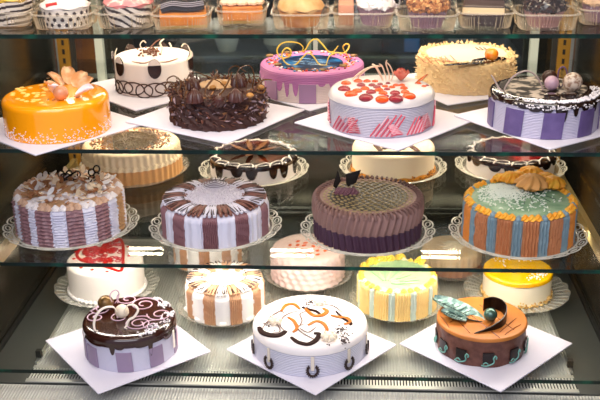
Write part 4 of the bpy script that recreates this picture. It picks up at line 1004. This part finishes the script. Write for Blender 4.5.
for k in range(11):
    c = t.T(386, 283); a = radians(-10+k*13); P = [(c.x+u*cos(a)*.085, c.y+u*sin(a)*.075, t.H+.0015) for u in (.15, .4, .7, 1)]; P = [p for p in P if p[0]**2+p[1]**2 < (t.R*.86)**2]
    if len(P) > 2: tube(b, cr(P, 4), (lambda x: .0036*(1-x*.7)), 5, flat=.6, mi=k % 2)
t.part('leaf_piping', b, [M('leaf_mint', '#8FB888', .5), M('leaf_mint_pale', '#B9CE9E', .5)])
scallop_tray(.215, .340, Z4+.0002, .102, 'the yellow and mint cake', 20, 1.16)

# 24 brown cake under a clear dome
t = Thing('mousse_cake', .372, .562, Z4+TT, .080, .058, 'small tan and brown cake under a clear plastic dome, back of the lowest shelf', 'cake')
b = MB(); lathe(b, prof_cake(t.R, t.H, .012, 16), 180, lambda th, k, r, z: (r+.0015*sin(th*30) if r > t.R*.97 else r, z), lambda th, k: 0 if k < 9 else 1); t.part('cake_body', b, [M('brown_sponge', '#9A6440', .5), M('tan_top', '#DDBE96', .5)])
b = MB(); rosette(b, (0, 0, t.H), .03, .012, 8); t.part('cream_rosette', b, ivory)
domec = clear('dome_plastic', '#F4F4F0', 1.5, .04, .05)
tt = empty('clear_dome', (.372, .562, Z4+.0002), 'clear plastic dome and its base over the small brown cake', 'cake dome')
b = MB(); lathe(b, [(0, .0004), (.092, .0004), (.100, .006), (.100, .0074), (.091, .0024), (0, .0024)], 72); b.build('dome_base', trayc, tt)
b = MB(); lathe(b, [(.094, .0082), (.090, .05), (.084, .078), (.07, .088), (.03, .092), (0, .093)], 96, lambda th, k, r, z: (r*(1+.012*cos(24*th)) if 0 < k < 3 else r, z)); b.build('dome_cover', domec, tt)

# 25 yellow glazed cheesecake
t = Thing('lemon_cake', .524, .407, Z4+TT, .086, .067, 'ivory cake with a bright yellow glazed top and almond crumbs at its foot', 'cake')
body(t, M('cheese_ivory', '#F3E4C4', .45), rr=.006)
b = MB(); glaze(b, t.R, t.H, .005, lambda th: t.H-.010, .001); t.part('yellow_glaze', b, M('yellow_glaze', '#F3B90A', .1, .6, coat=.8, var=('#F0A012', 14, .55, .7)))
rng = random.Random(51); b = MB()
for k in range(300): sprinkles(b, [side(t.R+.001, rng.uniform(-180, 180), abs(rng.gauss(0, .005))+.001)], .007, .003, rng, (0, 0, 1))
t.part('almond_foot', b, [M('almond_foot', '#E3BE76', .5), M('almond_foot_dark', '#C0903F', .5)], kind='stuff', label='almond crumb foot')
b = MB()
for px, py, n in ((495, 255, 26), (508, 258, 14), (527, 260, 10), (540, 275, 34), (534, 278, 12), (503, 263, 8)):
    for k in range(n):
        p = t.T(px+rng.gauss(0, 4), py+rng.gauss(0, 1.5))
        if p.x**2+p.y**2 < (t.R*.94)**2: ball(b, (p.x, p.y, t.H+.0016), .0022, (1, 1, .6), 6)
t.part('white_dots', b, wsprk, kind='stuff')
scallop_tray(.524, .407, Z4+.0002, .092, 'the yellow glazed cake', 20, 1.42)
# ================================================================ topmost shelf: clear boxes with small cakes
ribc = clear('box_rib', '#F5EEE0', 1.5, .1, .30, '#F4E0BE'); boxc = clear('box_plastic', '#F6F4EE', 1.5, .05, .012); rimc = clear('box_rim', '#EFEDE6', 1.5, .08, .20, '#F2E4D2')  # milky rim and ribs stand in for reflections and sparkle on clear plastic
def clam(x, y, w_, which, rz=0, d_=.115, h=.029, round_=False):
    y -= .030; t = empty('plastic_box', (x, y, Z1+.0003), 'clear hinged plastic box holding '+which, 'plastic box', 'clear plastic boxes on the topmost shelf'); t.rotation_euler = (0, 0, radians(rz))
    def shell(b, rows, n=120, ribs=30):
        ids = []
        for (f, z, rib) in rows:
            row = []
            for i in range(n):
                a = 2*pi*i/n; e = .38 if not round_ else .62; ca, sa = cos(a), sin(a)
                px = math.copysign(abs(ca)**e, ca)*(w_/2)*f; py = math.copysign(abs(sa)**e, sa)*(d_/2)*f
                q = 1+rib*cos(ribs*a); b.v.append((px*q, py*q, z)); row.append(len(b.v)-1)
            ids.append(row)
        for A, B in zip(ids, ids[1:]):
            for i in range(n): b.face((A[i], A[(i+1) % n], B[(i+1) % n], B[i]))
        return ids
    b = MB(); ids = shell(b, [(.60, .0022, 0), (.80, .0004, .012), (.84, .003, .012), (.90, h-.004, .010), (.93, h, 0)]); b.face(ids[0][::-1])
    for k in range(56):
        a = 2*pi*(k+.5)/56; e = .38; ca, sa = cos(a), sin(a); P = []
        for f, z in ((.78, .0012), (.845, .003), (.905, h-.004)): P.append((math.copysign(abs(ca)**e, ca)*(w_/2)*f*1.006, math.copysign(abs(sa)**e, sa)*(d_/2)*f*1.006, z))
        tube(b, P, .0007, 4, mi=1)
    b.build('box_tray', [boxc, ribc], t)
    b = MB(); ids = shell(b, [(.93, h, 0), (1.0, h+.0005, 0), (1.0, h+.0030, 0), (.93, h+.0034, 0)]); A, B = ids[-1], ids[0]
    for i in range(120): b.face((A[i], A[(i+1) % 120], B[(i+1) % 120], B[i]))
    b.build('box_rim', rimc, t)
    b = MB(); ids = shell(b, [(.93, h+.0052, 0), (.90, h+.012, .008), (.86, h+.045, .008), (.76, h+.055, 0)]); b.face(ids[-1]); b.build('box_lid', boxc, t)
    return t
def cup(x, y, r0, r1, h, dome, label, liner, top, extra=None, pleats=34, pattern=None, name='cupcake', seed=1, rough_top=0):
    y -= .030; t = Thing(name, x, y, Z1+.0030, r1, h, label, 'cupcake' if name == 'cupcake' else 'small cake')
    b = MB(); n = pleats*8 if pleats > 20 else 240
    lathe(b, [(0, 0), (r0, 0)]+[(r0+(r1-r0)*k/26, h*k/26) for k in range(1, 27)]+[(r1*.96, h-.001), (0, h-.002)], n, lambda th, k, r, z: (r*(1+(.035 if pleats > 20 else 0)*cos(pleats*th)*(1 if 0 < k < 28 else 0)), z), pattern or 0); t.part('paper_liner', b, liner)
    b = MB(); rng = random.Random(seed)
    K = [(r1*.97, h-.001), (r1*1.06, h+.004), (r1*1.0, h+dome*.4), (r1*.75, h+dome*.8), (r1*.35, h+dome), (0, h+dome*1.03)]
    lathe(b, K, 60, lambda th, k, r, z: (r*(1+.03*sin(5*th+k)), z+.002*sin(7*th+k*2))); 
    if rough_top:
        for k in range(rough_top):
            a = rng.uniform(0, 2*pi); u = rng.random(); r = r1*1.03*sqrt(1-u*u); m = rot(rng.uniform(0, 360), rng.uniform(-60, 60), rng.uniform(0, 360)).to_4x4(); m.translation = Vector((r*cos(a), r*sin(a), h+.002+dome*u)); s = rng.uniform(.0015, .0035); box(b, (-s*1.6, -s, -s*.6), (s*1.6, s, s*.6), rng.randrange(len(top) if isinstance(top, list) else 1), m)
    t.part('cake_top', b, top); return t
cw = M('cup_white', '#D9D0CC', .5); cbk = M('cup_black', '#2B1A1E', .5); fro = M('frosting_white', '#E9E2E6', .5, bump=(80, .4)); sponge = M('orange_sponge', '#C97A1E', .6, bump=(120, .6), var=('#B5641A', 60)); brs = M('bun_brown', '#A8652F', .6, bump=(90, .6), var=('#C98A4A', 40))
lin_p = M('purple_liner', '#8A6A78', .5); red_t = M('red_top', '#C8281E', .25, coat=.5); nut = [M('nut_a', '#A86A38', .6), M('nut_b', '#D4A066', .6), M('nut_c', '#7A4524', .6)]
Y0 = .085
def stripe_mi(n): 
    return lambda th, k: 1 if (sin(k*.95+1.5*sin(2*th)+.5*sin(5*th)) > .15 and 1 < k < 27) else 0
cup(-.600, .135, .042, .050, .048, .020, 'small round cake in a white wrapper ringed with dark stripes, topmost shelf', [cw, cbk], [M('yellow_top', '#D8B23C', .4)], pleats=8, pattern=stripe_mi(1), name='mini_cake')
clam(-.607, .137, .120, 'the ring-striped small cake')
t = cup(-.476, .110, .042, .048, .036, .018, 'small cake in a white wrapper with dark polka dots and a red sliver on top', [cw, cbk], [fro], pleats=8, name='mini_cake')
b = MB()
for row in range(3):
    for k in range(18):
        a = k*20+(row % 2)*10; z = .007+row*.011; R_ = .042+.006*z/.036+.0006; s = side(R_, a, z); m = Matrix.Rotation(radians(a-90), 3, 'Z'); ball(b, s, .0040, (.2, 1, 1), 8, 0, m)
t.part('polka_dots', b, cbk, kind='stuff')
b = MB(); p = t.V(51, 7, -.035); tube(b, [(p.x-.01, p.y, .046), (p.x+.012, p.y, .049)], .0035, 6); t.part('red_sliver', b, red_t)
clam(-.476, .112, .125, 'the polka-dot small cake', 0)
t = cup(-.350, .120, .040, .048, .040, .016, 'small cake in a zebra striped wrapper with a red and pink top', [cw, cbk], [M('pink_top', '#E58A90', .3, coat=.4)], pleats=8, pattern=lambda th, k: 1 if sin(th*8+k*.65+1.5*sin(th*4)) > .25 and 0 < k < 27 else 0, name='mini_cake')
b = MB(); ball(b, (0, -.012, .060), .014, (1.3, 1, .5), 14); t.part('red_jelly', b, red_t)
clam(-.352, .122, .122, 'the zebra-striped small cake')
def slab(x, y, w_, d_, layers, label, top, toplabel=None, seed=1):
    y -= .030; t = Thing('cake_slice', x, y, Z1+.0032, w_/2, .05, label, 'cake slice'); z = 0
    for h_, m_, nm in layers:
        b = MB(); rbox(b, (-w_/2, -d_/2, z), (w_/2, d_/2, z+h_-.0002), .002); t.part(nm, b, m_); z += h_
    top(t, z, random.Random(seed)); return t
def blueberry(t, z, rng):
    b = MB()
    for k in range(7): tube(b, cr([(-.042, -.030+.010*k, z+.004), (-.02, -.026+.010*k, z+.009), (.01, -.031+.010*k, z+.006), (.042, -.026+.01*k, z+.008)], 4), .006, 6, mi=k % 2, flat=.8)
    t.part('berry_topping', b, [M('berry_dark', '#1B1620', .15, coat=.6), M('berry_glaze', '#8A8494', .25)])
slab(-.238, .105, .092, .075, [(.006, M('cake_base', '#9A7A3A', .6), 'cake_base'), (.024, sponge, 'sponge_layer')], 'yellow sponge slice with dark glossy berry topping in a clear box', blueberry)
clam(-.238, .105, .118, 'the berry-topped sponge slice')
def cream_top(t, z, rng):
    b = MB()
    for k in range(12): ball(b, (-.036+.0065*k, .01*sin(k*2), z+.005), .010, (1, 1.8, .7), 10)
    t.part('cream_topping', b, M('peach_cream', '#E8C8AE', .5))
slab(-.124, .150, .080, .070, [(.006, M('cake_base', '#9A7A3A', .6), 'cake_base'), (.026, sponge, 'sponge_layer')], 'orange sponge slice with pale cream topping in a clear box', cream_top)
clam(-.124, .150, .105, 'the cream-topped orange sponge slice')
cup(-.004, .112, .034, .044, .030, .034, 'rounded sugary brown bun in a clear box, topmost shelf above the pink cake', [brs], [M('bun_top', '#D09A5A', .5, var=('#E6BE84', 30))], pleats=10, name='bun_cake', rough_top=0)
clam(-.002, .112, .120, 'the rounded brown bun')
t = cup(.145, .120, .026, .036, .033, .024, 'cupcake with fluffy white frosting in a mauve pleated liner', [lin_p], [fro], rough_top=60)
slab(.086, .128, .030, .06, [(.02, M('brown_slice', '#8A5A3A', .6), 'sponge_layer'), (.004, fro, 'cream_layer'), (.016, M('pink_slice', '#C98A6E', .6), 'sponge_layer')], 'brown layered slice beside the white-frosted cupcake', cream_top if False else (lambda t, z, r: None))
clam(.120, .122, .128, 'the white-frosted cupcake')
cup(.245, .096, .028, .038, .032, .030, 'cupcake with a rough caramel nut topping in a mauve pleated liner', [lin_p], nut, rough_top=320, seed=4)
clam(.243, .098, .122, 'the nut-topped cupcake')
slab(.356, .120, .080, .07, [(.020, M('choc_sponge', '#2A1712', .6, bump=(90, .5)), 'chocolate_layer'), (.0035, bchoc, 'glaze_layer'), (.013, M('cream_layer', '#DCC39C', .5), 'cream_layer'), (.003, bchoc, 'chocolate_topping')], 'layered slice of dark chocolate sponge and cream in a clear box', lambda t, z, r: None)
clam(.358, .120, .112, 'the dark chocolate and cream slice')
cup(.470, .100, .028, .038, .030, .032, 'chocolate cupcake with dark shavings in a pinkish liner', [M('pink_liner', '#A07874', .5)], [dchoc, bchoc], rough_top=260, seed=6)
clam(.472, .100, .124, 'the dark chocolate cupcake', 0, h=.030)
cup(.592, .150, .028, .038, .033, .026, 'cupcake with a pale tan top, at the right end of the topmost shelf', [lin_p], [M('tan_top2', '#C9A78A', .5)], rough_top=80, seed=7)
clam(.598, .150, .120, 'the tan-topped cupcake at the right end')
